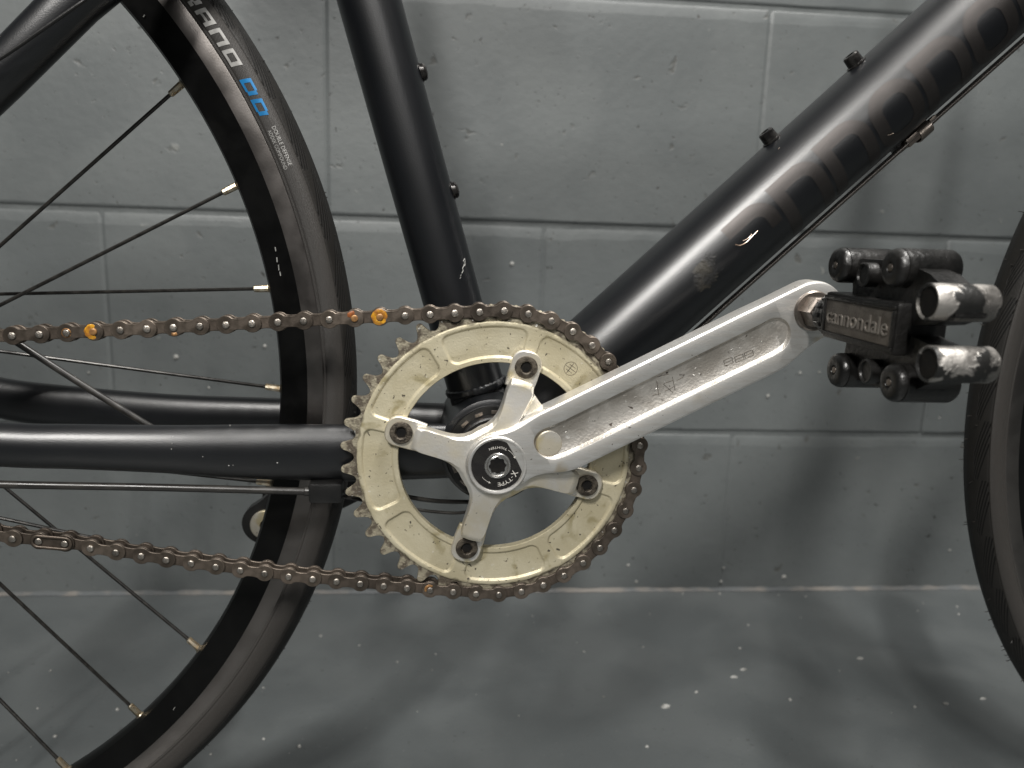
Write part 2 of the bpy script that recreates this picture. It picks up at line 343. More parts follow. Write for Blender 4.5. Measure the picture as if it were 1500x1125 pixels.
wall['label'] = 'slate grey painted concrete block wall behind the bicycle'
wall.location = (0, YW, 0); wall.rotation_euler = (0, 0, -0.016114)
def block_mesh(w, h, seed=1):
    """front face at y=0; the arrises waver and roll into the shallow painted joint"""
    rnd = random.Random(seed); n = 40
    def wave(a):
        ph = [(rnd.uniform(0, 6.3), rnd.uniform(1.2, 3.2), rnd.uniform(3.5, 9)) for _ in range(2)]
        return [sum(a * (.6 * sin(p + f1 * 6.3 * k / n) + .4 * sin(p * 2 + f2 * 6.3 * k / n)) for p, f1, f2 in ph) / 2 + rnd.uniform(-a, a) * .25 for k in range(n + 1)]
    wb, wt = wave(.0012), wave(.0022)
    V, F = [], []
    rows = [(0, 0, .010), (0, 0, .0020), (0, .0006, .0012), (.3, .0016, .0005), (1, .0034, 0)]
    top = [(1, .0125, 0), (1, .0070, .0005), (.5, .0030, .0011), (.2, .0008, .0016), (0, 0, .0022), (0, 0, .010)]
    for k in range(n + 1):
        x = w * k / n; e = {0: .0011, n: .0011}.get(k, 0.0)
        if k == 1: x = .0035
        if k == n - 1: x = w - .0035
        for f, z, y in rows: V.append((x, y + e, z + wb[k] * f))
        for f, z, y in top: V.append((x, y + e, h - z + wt[k] * f))
    m = len(rows) + len(top)
    for k in range(n):
        for q in range(m - 1): F.append((k * m + q, (k + 1) * m + q, (k + 1) * m + q + 1, k * m + q + 1))
    me = bpy.data.meshes.new('block'); me.from_pydata(V, [], F); me.materials.append(M['block']); me.shade_smooth(); me.set_sharp_from_angle(angle=radians(4)); return me
JH = 0.0042; JV = 0.0
bm_fulls = [block_mesh(LL - JV, HC - JH, q) for q in (1, 2, 3)]
bm_lows = [block_mesh(LL - JV, Z1 - HC - JH / 2, q) for q in (4, 5)]
for c in range(-2, 5):                                     # course 0 lies just above the joint at Z1
    z0 = Z1 + c * HC
    low = c == -2
    off = X0 + (HC if c % 2 else 0.0)
    for k in range(-5, 6):
        x = off + k * LL
        if x < -2.5 or x + LL > 2.7: continue
        if low: z = 0.0
        else: z = z0 + JH / 2
        o = bpy.data.objects.new('block', bm_lows[k % 2] if low else bm_fulls[(k + c) % 3]); COL.objects.link(o)
        o.location = (x + JV / 2, random.uniform(-0.0006, 0.0006), z if not low else 0.0); o.parent = wall
        o.rotation_euler = (random.uniform(-.0005, .0005), 0, random.uniform(-.0005, .0005))
# sealant bead where the wall meets the floor
V, F = [], []
n = 420
for i in range(n + 1):
    x = -2.4 + 5.0 * i / n; a = 0.0022 + random.uniform(-.0006, .0006); h = 0.0034 + random.uniform(-.0008, .0008)
    V += [(x, -a - .003, 0.0005), (x, -a * .6, h * .55), (x, -0.0012, h), (x, 0.004, h)]
for i in range(n):
    for k in range(3): F.append((i * 4 + k, i * 4 + k + 4, i * 4 + k + 5, i * 4 + k + 1))
me = bpy.data.meshes.new('sealant_strip'); me.from_pydata(V, [], F); me.materials.append(M['sealant']); me.shade_smooth()
o = bpy.data.objects.new('sealant_strip', me); COL.objects.link(o); o.parent = wall
# white flecks on the floor and a few on the wall
def blob(c, rx, ry, rz, n=8):
    V, F = [], []
    V.append((c[0], c[1], c[2] + rz))
    for lev, (f, zz) in enumerate(((.6, .8), (1, .25), (1.05, -0.2))):
        for k in range(n):
            a = 2 * pi * k / n; j = random.uniform(.75, 1.2); V.append((c[0] + rx * f * cos(a) * j, c[1] + ry * f * sin(a) * j, c[2] + rz * zz))
    for k in range(n):
        l = (k + 1) % n; F.append((0, 1 + k, 1 + l))
        for q in (0, 1): F.append((1 + q * n + k, 1 + q * n + n + k, 1 + q * n + n + l, 1 + q * n + l))
    return V, F
fp = [(1173, 905, 1), (1084, 950, 1.1), (1089, 981, 1.5), (1075, 992, 1.6), (1020, 1014, 1.4), (1157, 1025, 1), (1260, 965, 1.6), (1340, 1036, 1.1), (1385, 1031, 1.4), (1440, 1024, 2), (1402, 889, 1), (1404, 900, 1),
      (1344, 895, .9), (1352, 884, .8), (1000, 870, 1), (1054, 870, 1), (1180, 874, .9), (1140, 872, .8), (1096, 916, .8), (780, 903, .9), (855, 955, 1.2), (942, 948, 1.3), (884, 1021, .9), (975, 1035, 1.8), (948, 1094, 1.3),
      (582, 970, 1.1), (638, 959, .9), (633, 982, .7), (878, 900, .7), (892, 900, .8), (952, 900, .9), (74, 983, 1.3), (172, 1040, 1.4), (55, 1038, .8), (81, 1079, 1.6), (386, 1008, 1), (386, 1083, 1.2), (438, 1094, 1.8), (309, 1105, 1), (470, 932, 1.1), (526, 946, .8),
      (12, 986, .8), (24, 1114, .7), (760, 1049, .6), (845, 942, .7), (1230, 983, .7), (1155, 960, .7)]
parts = []
for u, v, s in fp:
    p = onfloor(u, v); s *= random.uniform(.5, .9)
    parts.append(blob((p.x, p.y, -ZB + 0.3), 1.45 * s * (random.uniform(1.6, 2.4) if (u, v) in ((1075, 992), (1440, 1024), (1385, 1031), (975, 1035), (1260, 965), (1089, 981)) else random.uniform(.7, 1.5)), 1.6 * s * random.uniform(.7, 1.2), 1.3 * s))
for k in range(14):
    parts.append(blob((random.uniform(-500, 800), random.uniform(30, 395), -ZB + 0.1), random.uniform(.3, .7), random.uniform(.3, .7), .35))
gr = obj('paint_fleck', join(*parts), M['fleck'], None, sharp=60)
gr['kind'] = 'stuff'; gr['label'] = 'small white paint flecks scattered over the grey floor'; gr['category'] = 'flecks'
parts = []
for u, v, s in [(750, 386, 1.6), (258, 523, 1.9), (388, 507, 1.3), (1125, 580, 1.4), (1200, 545, .9), (130, 546, .9), (1172, 546, 1), (735, 212, 1.0), (306, 568, .8), (1391, 806, 1), (1376, 612, .9), (1148, 845, 1.8), (1056, 852, 1.2), (920, 828, 1.2), (932, 852, 1.2), (1060, 832, 1.0)]:
    d = ray(u, v); nw = Vector((0.016113, 0.99987, 0)); c0 = Vector((0, YW * 1000, 0)); p = CAM + d * (((c0 - CAM).dot(nw)) / d.dot(nw))
    vs, fs = blob((0, 0, 0), 1.5 * s, 1.5 * s, 0.6 * s)
    parts.append(([(p.x + a, p.y - c - .2, p.z + b) for a, b, c in vs], fs))
gw = obj('paint_fleck', join(*parts), M['fleck'], None, sharp=60)
gw['kind'] = 'stuff'; gw['label'] = 'few white paint flecks stuck to the grey block wall'; gw['category'] = 'flecks'

# ------------------------------------------------------------------ the bicycle
bike = bpy.data.objects.new('bicycle', None); COL.objects.link(bike); bike.location = (0, 0, 0)
bike['label'] = 'matte black bicycle with cream chainring, silver crank arm and rusty brown chain'; bike['category'] = 'bicycle'
def part(name, vf, m, parent=None, **k): return obj(name, vf, M[m], parent or bike, **k)

# ---- frame tubes
DT0 = Vector((10.3, 0, 0)); DTD = Vector((104.74, 0, 100)).normalized(); DTN = Vector((-DTD.z, 0, DTD.x)); DTR = 25.4
dt = part('down_tube', sweep([DT0 + DTD * s for s in (-12, 0, 100, 300, 520, 628)], DTR, 96), 'frame')
STD = Vector((-cos(radians(73.5)), 0, sin(radians(73.5)))); STN = Vector((STD.z, 0, -STD.x)); STR = 16.6
st = part('seat_tube', sweep([STD * s for s in (0, 60, 200, 400, 520)], STR, 72), 'frame')
part('top_tube', sweep([STD * 470, Vector((420, 0, 500))], 16, 32), 'frame')
HT = Vector((cos(radians(72.5)) * -1, 0, sin(radians(72.5))))
hb = DT0 + DTD * 622
part('head_tube', sweep([hb + HT * -35, hb + HT * 110], 19, 32), 'frame')
FC = Vector((637.5, 0, 31.6))
for s in (-1, 1):
    part('fork_blade', sweep([tuple(hb + HT * -40), (hb.x + 45, 36 * s, hb.z - 110), (FC.x - 14, 48 * s, FC.z + 120), (FC.x, 52 * s, FC.z)], [13, 14, 11, 8], 16), 'frame')
# handlebar, stem, saddle and seat post: above the picture, their shadows fall into it
ht = hb + HT * 112
part('stem', sweep([ht, ht + HT * 30, Vector((505, 0, 598))], [16, 16, 15], 24), 'frame')
part('handlebar', sweep([(478, -290, 596), (500, -150, 600), (505, -40, 600), (505, 40, 600), (500, 150, 600), (478, 290, 596)], [14, 12, 15, 15, 12, 14], 20), 'frame')
for s_ in (-1, 1):
    part('brake_lever', sweep([(500, 92 * s_, 598), (540, 100 * s_, 594), (560, 130 * s_, 590), (566, 200 * s_, 588), (560, 255 * s_, 586)], [(9, 9), (9, 8), (8, 6), (7, 5), (7, 5)], 14), 'steel')
part('seat_post', sweep([STD * 515, STD * 640], 13.6, 24), 'frame')
sd_ = STD * 655
part('saddle', sweep([(sd_.x - 130, 0, sd_.z + 14), (sd_.x - 110, 0, sd_.z + 12), (sd_.x - 40, 0, sd_.z + 8), (sd_.x + 40, 0, sd_.z + 6), (sd_.x + 120, 0, sd_.z + 6), (sd_.x + 140, 0, sd_.z + 2)], [(50, 10), (70, 17), (58, 18), (26, 18), (20, 14), (10, 7)], 28), 'black')
part('bottom_bracket_shell', lathe((0, -34, 0), (0, 1, 0), [(0, 27), (0.8, 29), (67.2, 29), (68, 27)], 72), 'frame')
def bead(c, d, r, n=30):
    d, a, b = basis(d); V, F = [], []; m = 8; N_ = n * 4
    for k in range(N_):
        g = 2 * pi * k / N_; t = 1.5 + .35 * abs(sin(g * n / 2)); e = a * cos(g) + b * sin(g)
        for q in range(m):
            h = 2 * pi * q / m; V.append(c + e * (r + t * cos(h) * .8) + d * (t * 1.3 * sin(h)))
    for k in range(N_):
        l = (k + 1) % N_
        for q in range(m): F.append((k * m + q, k * m + (q + 1) % m, l * m + (q + 1) % m, l * m + q))
    return V, F
part('weld_bead', bead(STD * 31, STD, STR + .2), 'frame', st)
part('weld_bead', bead(DT0 + DTD * 22, DTD, DTR + .2, 44), 'frame', dt)
# drive-side chain stay: edges read from the picture at the stay's own depth
cs_y = {-1: [(-4, -20), (-45, -27), (-80, -30), (-120, -35), (-180, -43), (-250, -50), (-330, -57), (-405, -62)]}
near_pts = []
for (u, vt, vb, y) in [(505, 622, 704.5, -31), (450, 621.5, 703, -33), (360, 622, 700.6, -37), (252, 623, 693, -43), (108, 621.5, 686.5, -49), (0, 619, 683, -52)]:
    a = px(u, vt, y); b_ = px(u, vb, y); near_pts.append((a.x, y, (a.z + b_.z) / 2, (a.z - b_.z) / 2))
x0, y0, z0, h0 = near_pts[0]; xe, ye, ze, he = near_pts[-1]
prof = [(-6, -22, z0 - 1, h0 * .96), (-45, -27, z0 - .3, h0)] + near_pts + [(-330, -58, 15, 10.5), (-405, -63, 29, 9.5)]
sp = spline(prof, 8)
cs = part('chain_stay', sweep([p[:3] for p in sp], [(min(9.0, 6.5 + abs(p[0]) * 0.02), p[3]) for p in sp], 48), 'frame')
far_pts = []
for (u, vt, vb, y) in [(405, 583, 642, 36), (252, 577.5, 640, 42), (108, 566, 628, 48), (0, 553, 613, 51)]:
    a = px(u, vt, y); b_ = px(u, vb, y); far_pts.append((a.x, y, (a.z + b_.z) / 2, (a.z - b_.z) / 2))
sp = spline([(-6, 22, 0, 13.5), (-60, 29, far_pts[0][2] - .5, 13.5)] + far_pts + [(-340, 58, 19, 10.5), (-405, 63, 29, 9.5)], 8)
part('chain_stay', sweep([p[:3] for p in sp], [(8.0, p[3]) for p in sp], 40), 'frame')
# chain stay chips
chips = []
for (u, v, s) in [(414, 651, .55), (412, 655, .7), (418, 657, .4), (349, 671, .6), (340, 678, .5), (341, 681, .45), (335, 682, .3), (398, 637, .4), (406, 678, .35), (397, 668, .25), (297, 669, .3), (337, 623.5, .5), (500, 627, .35), (495, 628, .35), (253, 640, .25), (252, 650, .3), (251, 658, .3)]:
    p = px(u, v, -47)
    # project on stay: find y on the ellipse of the stay at this x
    q = min(sp, key=lambda t: 0) if False else min(spline(prof, 8), key=lambda t: abs(t[0] - p.x))
    dz = max(-.97, min(.97, (p.z - q[2]) / q[3])); w_ = min(9.0, 6.5 + abs(q[0]) * 0.02)
    y = q[1] - w_ * sqrt(1 - dz * dz) - 0.05; p = px(u, v, y)
    vs, fs = blob((0, 0, 0), s * random.uniform(.7, 1.4), s, 0.12, 6); chips.append(([(p.x + a, y - c, p.z + b) for a, b, c in vs], fs))
o = part('paint_chip', join(*chips), 'fleck', cs, sharp=60); o['kind'] = 'stuff'
# seat stays
a = px(0, 113, -50); b_ = px(112, 0, -48)
dirn = (b_ - a).normalized()
near = [a - dirn * 240 + Vector((0, -9, 0)), a - dirn * 60 + Vector((0, -2, 0)), a, b_, b_ + dirn * 120 + Vector((0, 26, 0))]
ss = part('seat_stay', sweep(near, [(8, 9), (8.5, 10), (9, 11), (9, 11.2), (9, 11)], 32), 'frame')
a2 = px(0, 95, 38); b2 = px(95, 0, 36); d2 = (b2 - a2).normalized()
part('seat_stay', sweep([a2 - d2 * 200, a2, b2, b2 + d2 * 90 + Vector((0, -14, 0))], 8.5, 24), 'frame')
part('brake_cable', sweep(spline([px(-120, 160, -66), px(0, 86, -63), px(60, 45, -62), px(122, 2, -61), px(190, -46, -58)], 6), .8, 10), 'black', ss)

# ---- bottle cage bolts
for (u, v) in ((1250, 88), (1126, 200)):
    p = px(u, v, 0); s_ = (p - DT0).dot(DTD); c = DT0 + DTD * s_ + DTN * (DTR - 0.4)
    o = part('bottle_cage_bolt', join(lathe(c, DTN, [(0, 5.6), (0.9, 5.6), (1.1, 5.2), (1.2, 4.6), (6.2, 4.4), (6.9, 3.8), (6.9, 2.3), (4, 2.2)], 28)), 'steel', dt)
for (u, v) in ((621, 105), (667, 278)):
    p = px(u, v, 0); s_ = p.dot(STD); c = STD * s_ + STN * (STR - 0.5)
    part('bottle_cage_bolt', lathe(c, STN, [(0, 5.2), (0.8, 5.2), (0.9, 4.6), (2.2, 4.6), (3.2, 3.9), (3.8, 2.4), (3.9, 1.9), (2.6, 1.8)], 28), 'steel', st)
# scuff on the seat tube
vs = []
for (u0, v0, u1, v1) in ((680, 379, 677, 400), (676, 401, 673, 408), (681, 380, 680, 390)):
    a = px(u0, v0, -12); b_ = px(u1, v1, -12)
    def proj_st(p, lift=0.05):
        s_ = p.dot(STD); n_ = (p - STD * s_).dot(STN); n_ = max(-16, min(16, n_)); return STD * s_ + STN * n_ + Vector((0, -sqrt(max(0, STR * STR - n_ * n_)) - lift, 0))
    pts = [proj_st(a.lerp(b_, k / 6) + STN * random.uniform(-.5, .5)) for k in range(7)]
    vs.append(sweep(pts, 0.22, 6))
part('scuff_mark', join(*vs), 'fleck', st)['kind'] = 'stuff'

# ---- down tube lettering: film letters wrapped on the tube
def dt_hit(u, v):
    """where a pixel's ray meets the tube: (distance along, angle from the camera side towards the top)"""
    d = ray(u, v); o = CAM - DT0
    dp = d - DTD * d.dot(DTD); op = o - DTD * o.dot(DTD)
    A = dp.dot(dp); B = 2 * dp.dot(op); C = op.dot(op) - DTR * DTR; D = B * B - 4 * A * C
    t = (-B - sqrt(max(D, 0))) / (2 * A); p = o + d * t
    return p.dot(DTD), atan2(p.dot(DTN), -p.y)
def dt_pt(s, arc, lift=0.12):
    g = arc / DTR; return DT0 + DTD * s + DTN * ((DTR + lift) * sin(g)) + Vector((0, -(DTR + lift) * cos(g), 0))
sA, gA = dt_hit(1124, 283); sB, gB = dt_hit(1189, 224); sC, gC = dt_hit(1328.5, 100)
PITCH = (sC - sA) / 3; TOP = DTR * (gA + gB + gC) / 3
TOP += 2.0; LH, ST_, LWD = 36.0, 7.6, PITCH - 2.2
def ribbon(path, w, closed=False):
    """strip of half width w along a 2-D path, as a list of left/right points"""
    n = len(path); Lp, Rp = [], []
    for i in range(n):
        a = path[i - 1] if (i or closed) else path[0]; c = path[(i + 1) % n] if (i < n - 1 or closed) else path[-1]
        dx, dy = c[0] - a[0], c[1] - a[1]; q = sqrt(dx * dx + dy * dy) or 1
        Lp.append((path[i][0] - dy / q * w, path[i][1] + dx / q * w)); Rp.append((path[i][0] + dy / q * w, path[i][1] - dx / q * w))
    return Lp, Rp
def strip_mesh(Lp, Rp, fn, closed=False, cross=4):
    V, F = [], []; n = len(Lp)
    for a, b in zip(Lp, Rp):
        for k in range(cross + 1):
            t = k / cross; V.append(fn(a[0] + (b[0] - a[0]) * t, a[1] + (b[1] - a[1]) * t))
    m = cross + 1
    for i in range(n if closed else n - 1):
        j = (i + 1) % n
        for k in range(cross): F.append((i * m + k, j * m + k, j * m + k + 1, i * m + k + 1))
    return V, F
def rect_path(x0, y0, x1, y1, n=16): return [(x0 + (x1 - x0) * i / n, y0 + (y1 - y0) * i / n) for i in range(n + 1)]
def rrect(x0, y0, x1, y1, r, n=10):
    P = []
    for cx, cy, a0 in ((x1 - r, y1 - r, 90), (x1 - r, y0 + r, 0), (x0 + r, y0 + r, -90), (x0 + r, y1 - r, -180)):
        P += [(cx + r * cos(radians(a0 - 90 * k / n)), cy + r * sin(radians(a0 - 90 * k / n))) for k in range(n + 1)]
    # refine long edges
    Q = []
    for i in range(len(P)):
        a = P[i]; b = P[(i + 1) % len(P)]; L = sqrt((a[0] - b[0]) ** 2 + (a[1] - b[1]) ** 2); m = max(1, int(L / 1.5))
        Q += [(a[0] + (b[0] - a[0]) * k / m, a[1] + (b[1] - a[1]) * k / m) for k in range(m)]
    return Q
def glyph(ch, s0):
    f = lambda x, y: dt_pt(s0 + x, TOP - LH + y)
    h = ST_ / 2; w = LWD; R = 9.0
    def arch(x_from, y_end):
        P = rect_path(x_from, LH - h, w - h - R, LH - h, 10)
        P += [(w - h - R + R * sin(radians(9 * k)), LH - h - R + R * cos(radians(9 * k))) for k in range(1, 11)]
        P += rect_path(w - h, LH - h - R - 1, w - h, y_end, 14); return P
    out = []
    if ch == 'n':
        out.append(strip_mesh(*ribbon(rect_path(h, 0, h, LH), h), f)); out.append(strip_mesh(*ribbon(arch(ST_ + .02, 0), h), f))
    elif ch == 'p':   # peeled letter: only the upper arch is left
        out.append(strip_mesh(*ribbon(arch(1.0, LH - 19), h), f))
    elif ch in 'oade':
        P = rrect(h, h, w - h, LH - h, 9.5); out.append(strip_mesh(*ribbon(P, h, True), f, True))
        if ch == 'd': out.append(strip_mesh(*ribbon(rect_path(w - h, LH + .3, w - h, LH + 9), h), f))
    elif ch == 'l': out.append(strip_mesh(*ribbon(rect_path(h, 0, h, LH + 9), h), f))
    return join(*out)
s0 = sA - PITCH
for k, ch in enumerate('pnnondale'):
    if ch == 'e': break
    part('letter', glyph(ch, s0 + k * PITCH), 'decal', dt, sharp=60)
# residue and scratches where the first letters were
def patch(pts, lift, fn=dt_hit):
    Q = [fn(u, v) for u, v in pts]; c = (sum(q[0] for q in Q) / len(Q), sum(q[1] for q in Q) / len(Q)); V, F = [], []
    R = 5; n = len(Q)
    V.append(dt_pt(c[0], c[1] * DTR, lift))
    for r in range(1, R + 1):
        for q in Q:
            t = r / R; V.append(dt_pt(c[0] + (q[0] - c[0]) * t, (c[1] + (q[1] - c[1]) * t) * DTR, lift if r < R else 0.02))
    for k in range(n):
        l = (k + 1) % n; F.append((0, 1 + k, 1 + l))
        for r in range(R - 1): F.append((1 + r * n + k, 1 + r * n + n + k, 1 + r * n + n + l, 1 + r * n + l))
    return V, F
def ragged(u, v, ru, rv_, ang, n=26):
    a = radians(ang); P = []
    for k in range(n):
        t = 2 * pi * k / n; j = random.uniform(.75, 1.2); x, y = ru * cos(t) * j, rv_ * sin(t) * j
        P.append((u + x * cos(a) - y * sin(a), v + x * sin(a) + y * cos(a)))
    return P
part('glue_residue', join(patch(ragged(1031, 395, 27, 13, -62), .10), patch(ragged(1036, 412, 20, 9, -38), .13)), 'residue', dt, sharp=60)
def dtl(pts, r, lift=.1):
    P = spline([(*dt_hit(u, v),) for u, v in pts], 5); return sweep([dt_pt(s, g * DTR, lift) for s, g in P], r, 6)
part('scratch_mark', join(dtl([(1077, 358), (1084, 359.5), (1093, 355), (1103, 345), (1110, 338)], .35), dtl([(1088, 353), (1096, 349), (1101, 343)], .25), dtl([(1300, 198), (1305, 197), (1309, 195)], .2), dtl([(1142, 216), (1140, 219)], .2)), 'scratch', dt)['kind'] = 'stuff'

# ---- down tube cables and their clip
for off, dep, y_, rr, mm in ((28.2, -6, 0, 1.25, 'cablegrey'), (30.6, 4, 0, 1.2, 'cable')):
    P = [DT0 + DTD * s - DTN * off + Vector((0, dep, 0)) for s in (10, 120, 250, 340, 480, 560)]
    part('brake_cable' if dep < 0 else 'gear_cable', sweep(spline(P, 4), rr, 12), mm)
p = px(1357, 188, -8); sc = (p - DT0).dot(DTD); c = DT0 + DTD * sc - DTN * 29.2
def clip_f():
    out = []
    V, F = [], []; n = 22
    for q, (sa) in enumerate((-4.2, -3.9, 3.9, 4.2)):
        for k in range(n + 1):
            g = radians(-150 + 300 * k / n); r = 4.3 if q in (1, 2) else 4.0
            V.append(c + DTD * sa - DTN * (r * cos(g) * .92) + Vector((0, r * 1.45 * sin(g) - 1, 0)))
    for q in range(3):
        for k in range(n): F.append((q * (n + 1) + k, q * (n + 1) + k + 1, (q + 1) * (n + 1) + k + 1, (q + 1) * (n + 1) + k))
    return V, F
clip = part('cable_clip', clip_f(), 'clip', dt)
sol = clip.modifiers.new('thick', 'SOLIDIFY'); sol.thickness = 0.0007; sol.offset = 1
def dbox(s0, s1, n0, n1, y0, y1, b=.6):
    vs, fs = box(s0, s1, y0, y1, n0, n1, b); return [DT0 + DTD * v[0] + DTN * v[2] + Vector((0, v[1], 0)) for v in vs], fs
part('clip_foot', join(dbox(sc - 13, sc - 4.4, -30.5, -25.6, -7.2, -3.2, .8), dbox(sc + 4.4, sc + 9.5, -29.5, -25.8, -7.0, -3.4, .8)), 'clip', dt)
part('cable_guide', dbox(sc - 17, sc - 5, -31, -24.6, -3, 6, 1), 'black', dt)

# ---- chain stay cable, its stop and the loose housing
Y = -39
part('gear_cable', sweep(spline([px(-150, 703, -58), px(0, 709.5, -52), px(230, 714, -46), px(456, 720, Y)], 8), [2.0] * 25, 14), 'cable')
pa = px(453, 705, Y); pb = px(502, 734, Y)
stop = part('cable_stop', box(pa.x, pb.x, Y - 4.5, Y + 9, pb.z, pa.z, 1.8), 'black')
part('ferrule', lathe(px(446, 719.5, Y), (1, 0, -0.05), [(0, 2.3), (.4, 2.6), (4, 2.6)], 16), 'cable', stop)
part('gear_cable', sweep(spline([px(500, 727, -36), px(560, 738, -30), px(640, 750, -24), px(690, 748, -20), px(735, 720, -10)], 8), .9, 10), 'cable')
part('gear_cable', sweep(spline([px(500, 719, -30), px(560, 722, -24), px(640, 734, -14), px(720, 735, -4)], 8), 1.3, 10), 'cable')
part('cable_housing', sweep(spline([px(-70, 440, -34), px(18, 497, -33), px(118, 562, -30), px(222, 626, -27), px(300, 672, -24), px(380, 690, -20)], 8), 1.75, 14), 'cable')

# ---- bottom bracket cup seen through the chainring
cup = part('bearing_cup', lathe((0, -33.5, 0), (0, -1, 0), [(0, 24.5), (.4, 26.2), (4.0, 26.6), (4.8, 26), (5.0, 21.8), (9.5, 21.4), (10.2, 20.5), (10.4, 16)], 72), 'black')
nt_ = []
for k in range(16):
    g = 2 * pi * k / 16; vs, fs = box(-2.2, 2.2, -.35, .35, 22.2, 24.2, .25)
    nt_.append(([(v[0] * cos(g) - v[2] * sin(g), v[1] - 38.6, v[0] * sin(g) + v[2] * cos(g)) for v in vs], fs))
part('tool_notch', join(*nt_), 'clip', cup)['kind'] = 'stuff'
part('dust_seal', lathe((0, -40, 0), (0, -1, 0), [(0, 19), (3.9, 19), (4.1, 18.5), (4.1, 12)], 48), 'silver', cup)

# ---- wheels
RC = Vector((-411.3, 0, 31.6))
RIM = [(291.6, -4.0), (293.0, -7.2), (307.2, -10.2), (307.7, -10.35)]
TRK = [(307.7, -10.4), (315.9, -10.9), (316.6, -10.6), (316.6, -9.6)]
rimprof = RIM + [(307.7, 10.35), (307.2, 10.2), (293.0, 7.2), (291.6, 4.0)]
def revolve(prof, c, n=240, closed=False):
    V, F = [], []
    for k in range(n):
        g = 2 * pi * k / n
        for r, y in prof: V.append((c[0] + r * cos(g), c[1] + y, c[2] + r * sin(g)))
    m = len(prof)
    for k in range(n):
        l = (k + 1) % n
        for i in range(m if closed else m - 1):
            j = (i + 1) % m; F.append((k * m + i, k * m + j, l * m + j, l * m + i))
    return V, F
typ = [(315.6, -10.0), (316.6, -11.0), (317.3, -11.5), (318.0, -11.4), (319.2, -12.2), (322.8, -13.3), (326.2, -12.9), (328.0, -11.9), (328.25, -11.45), (328.9, -11.3), (330.6, -9.3), (332.4, -6.6), (333.5, -3.4), (334.1, 0)]
typ = typ + [(r, -y) for r, y in reversed(typ[:-1])]
def wheel(c, src=None):
    hub = part('wheel', lathe((c.x, -48, c.z), (0, 1, 0), [(0, 9), (18, 9), (20, 14), (26, 30), (29, 30), (31, 16), (66, 16), (68, 30), (71, 30), (78, 14), (80, 9), (96, 9)], 40), 'rim', origin=c)
    if src is None:
        rim = obj('rim', revolve(rimprof, c, 288, True), M['rim'], hub, origin=c, sharp=25)
        trk = [obj('brake_track', revolve([(r, s * y) for r, y in TRK], c, 288), M['track'], hub, origin=c, sharp=40) for s in (1, -1)]
        ty = obj('tyre', revolve(spline(typ, 3), c, 360), M['tyre'], hub, origin=c, sharp=40)
        sp_ = []
        for k in range(32):
            a = radians(32.8 - 11.25 * k); even = k % 2 == 0
            dr = 1 if (k // 2) % 2 else -1
            rf, fy = (38, 24) if even else (38, -21)
            g = a + dr * radians(67.5)
            A = Vector((290 * cos(a), 0.0, 290 * sin(a))); B = Vector((rf * cos(g), fy, rf * sin(g)))
            sp_.append((A, B))
        s0 = None
        for A, B in sp_:
            L = (B - A).length; d = (B - A).normalized()
            q = Vector((0, 0, 1)).rotation_difference(d).to_euler()
            if s0 is None:
                so = obj('spoke', lathe((0, 0, 0), (0, 0, 1), [(0, 1.0), (L, 1.0)], 10), M['spoke'], hub, origin=(0, 0, 0), shift=False)
                no = obj('spoke_nipple', join(lathe((0, 0, -4), (0, 0, 1), [(0, 2.7), (2.5, 2.7), (3.4, 2.0)], 12, caps=False), lathe((0, 0, -1), (0, 0, 1), [(0, 2.0), (.5, 2.05), (8.2, 1.85), (8.8, 1.3)], 8)), M['nipple'], hub, origin=(0, 0, 0), shift=False, sharp=25)
                s0 = (so, no)
                for o in s0:
                    o.location = ((c.x + A.x) / 1000, (c.y + A.y) / 1000, (c.z + A.z + ZB) / 1000); o.rotation_euler = q
            else:
                inst('spoke', s0[0], hub, c + A, q); inst('spoke_nipple', s0[1], hub, c + A, q)
        return hub, (rim, trk, ty, s0, sp_)
    rim, trk, ty, s0, sp_ = src
    inst('rim', rim, hub, c); inst('brake_track', trk[0], hub, c); inst('brake_track', trk[1], hub, c); t2 = inst('tyre', ty, hub, c, (0, radians(37), 0))
    for A, B in sp_:
        q = Vector((0, 0, 1)).rotation_difference((B - A).normalized()).to_euler()
        inst('spoke', s0[0], hub, c + A, q); inst('spoke_nipple', s0[1], hub, c + A, q)
    return hub, t2
rw, src = wheel(RC); rw['label'] = 'rear wheel with black rim and dusty road tyre'
fw, ft = wheel(FC, src); fw['label'] = 'front wheel with grooved tyre and rubber hairs'
# rubber hairs
hairs = []
for k in range(46):
    g = radians(random.uniform(135, 232)); y = random.choice((-1, 1)) * random.uniform(0.2, 9.5); r = 334.3 - y * y * 0.047
    n_ = Vector((cos(g), y * .06, sin(g))).normalized(); p = FC + Vector((r * cos(g), y, r * sin(g)))
    L = random.uniform(1.2, 3.2); t = Vector((-sin(g), random.uniform(-.4, .4), cos(g))) * random.uniform(-.5, .5)
    hairs.append(sweep([p - n_ * .3, p + n_ * L * .5, p + n_ * L + t * L * .5], [.32, .28, .2], 5))
part('tyre_hair', join(*hairs), 'cable', fw)['kind'] = 'stuff'
hairs = []
for k in range(60):
    g = radians(random.uniform(-60, 80)); y = random.choice((-1, 1)) * random.uniform(0.0, 5); r = 334.3 - y * y * 0.047
    n_ = Vector((cos(g), y * .06, sin(g))).normalized(); p = RC + Vector((r * cos(g), y, r * sin(g)))
    L = random.uniform(.3, .9); hairs.append(sweep([p - n_ * .3, p + n_ * L], [.3, .15], 4))
part('tyre_hair', join(*hairs), 'cable', rw)['kind'] = 'stuff'
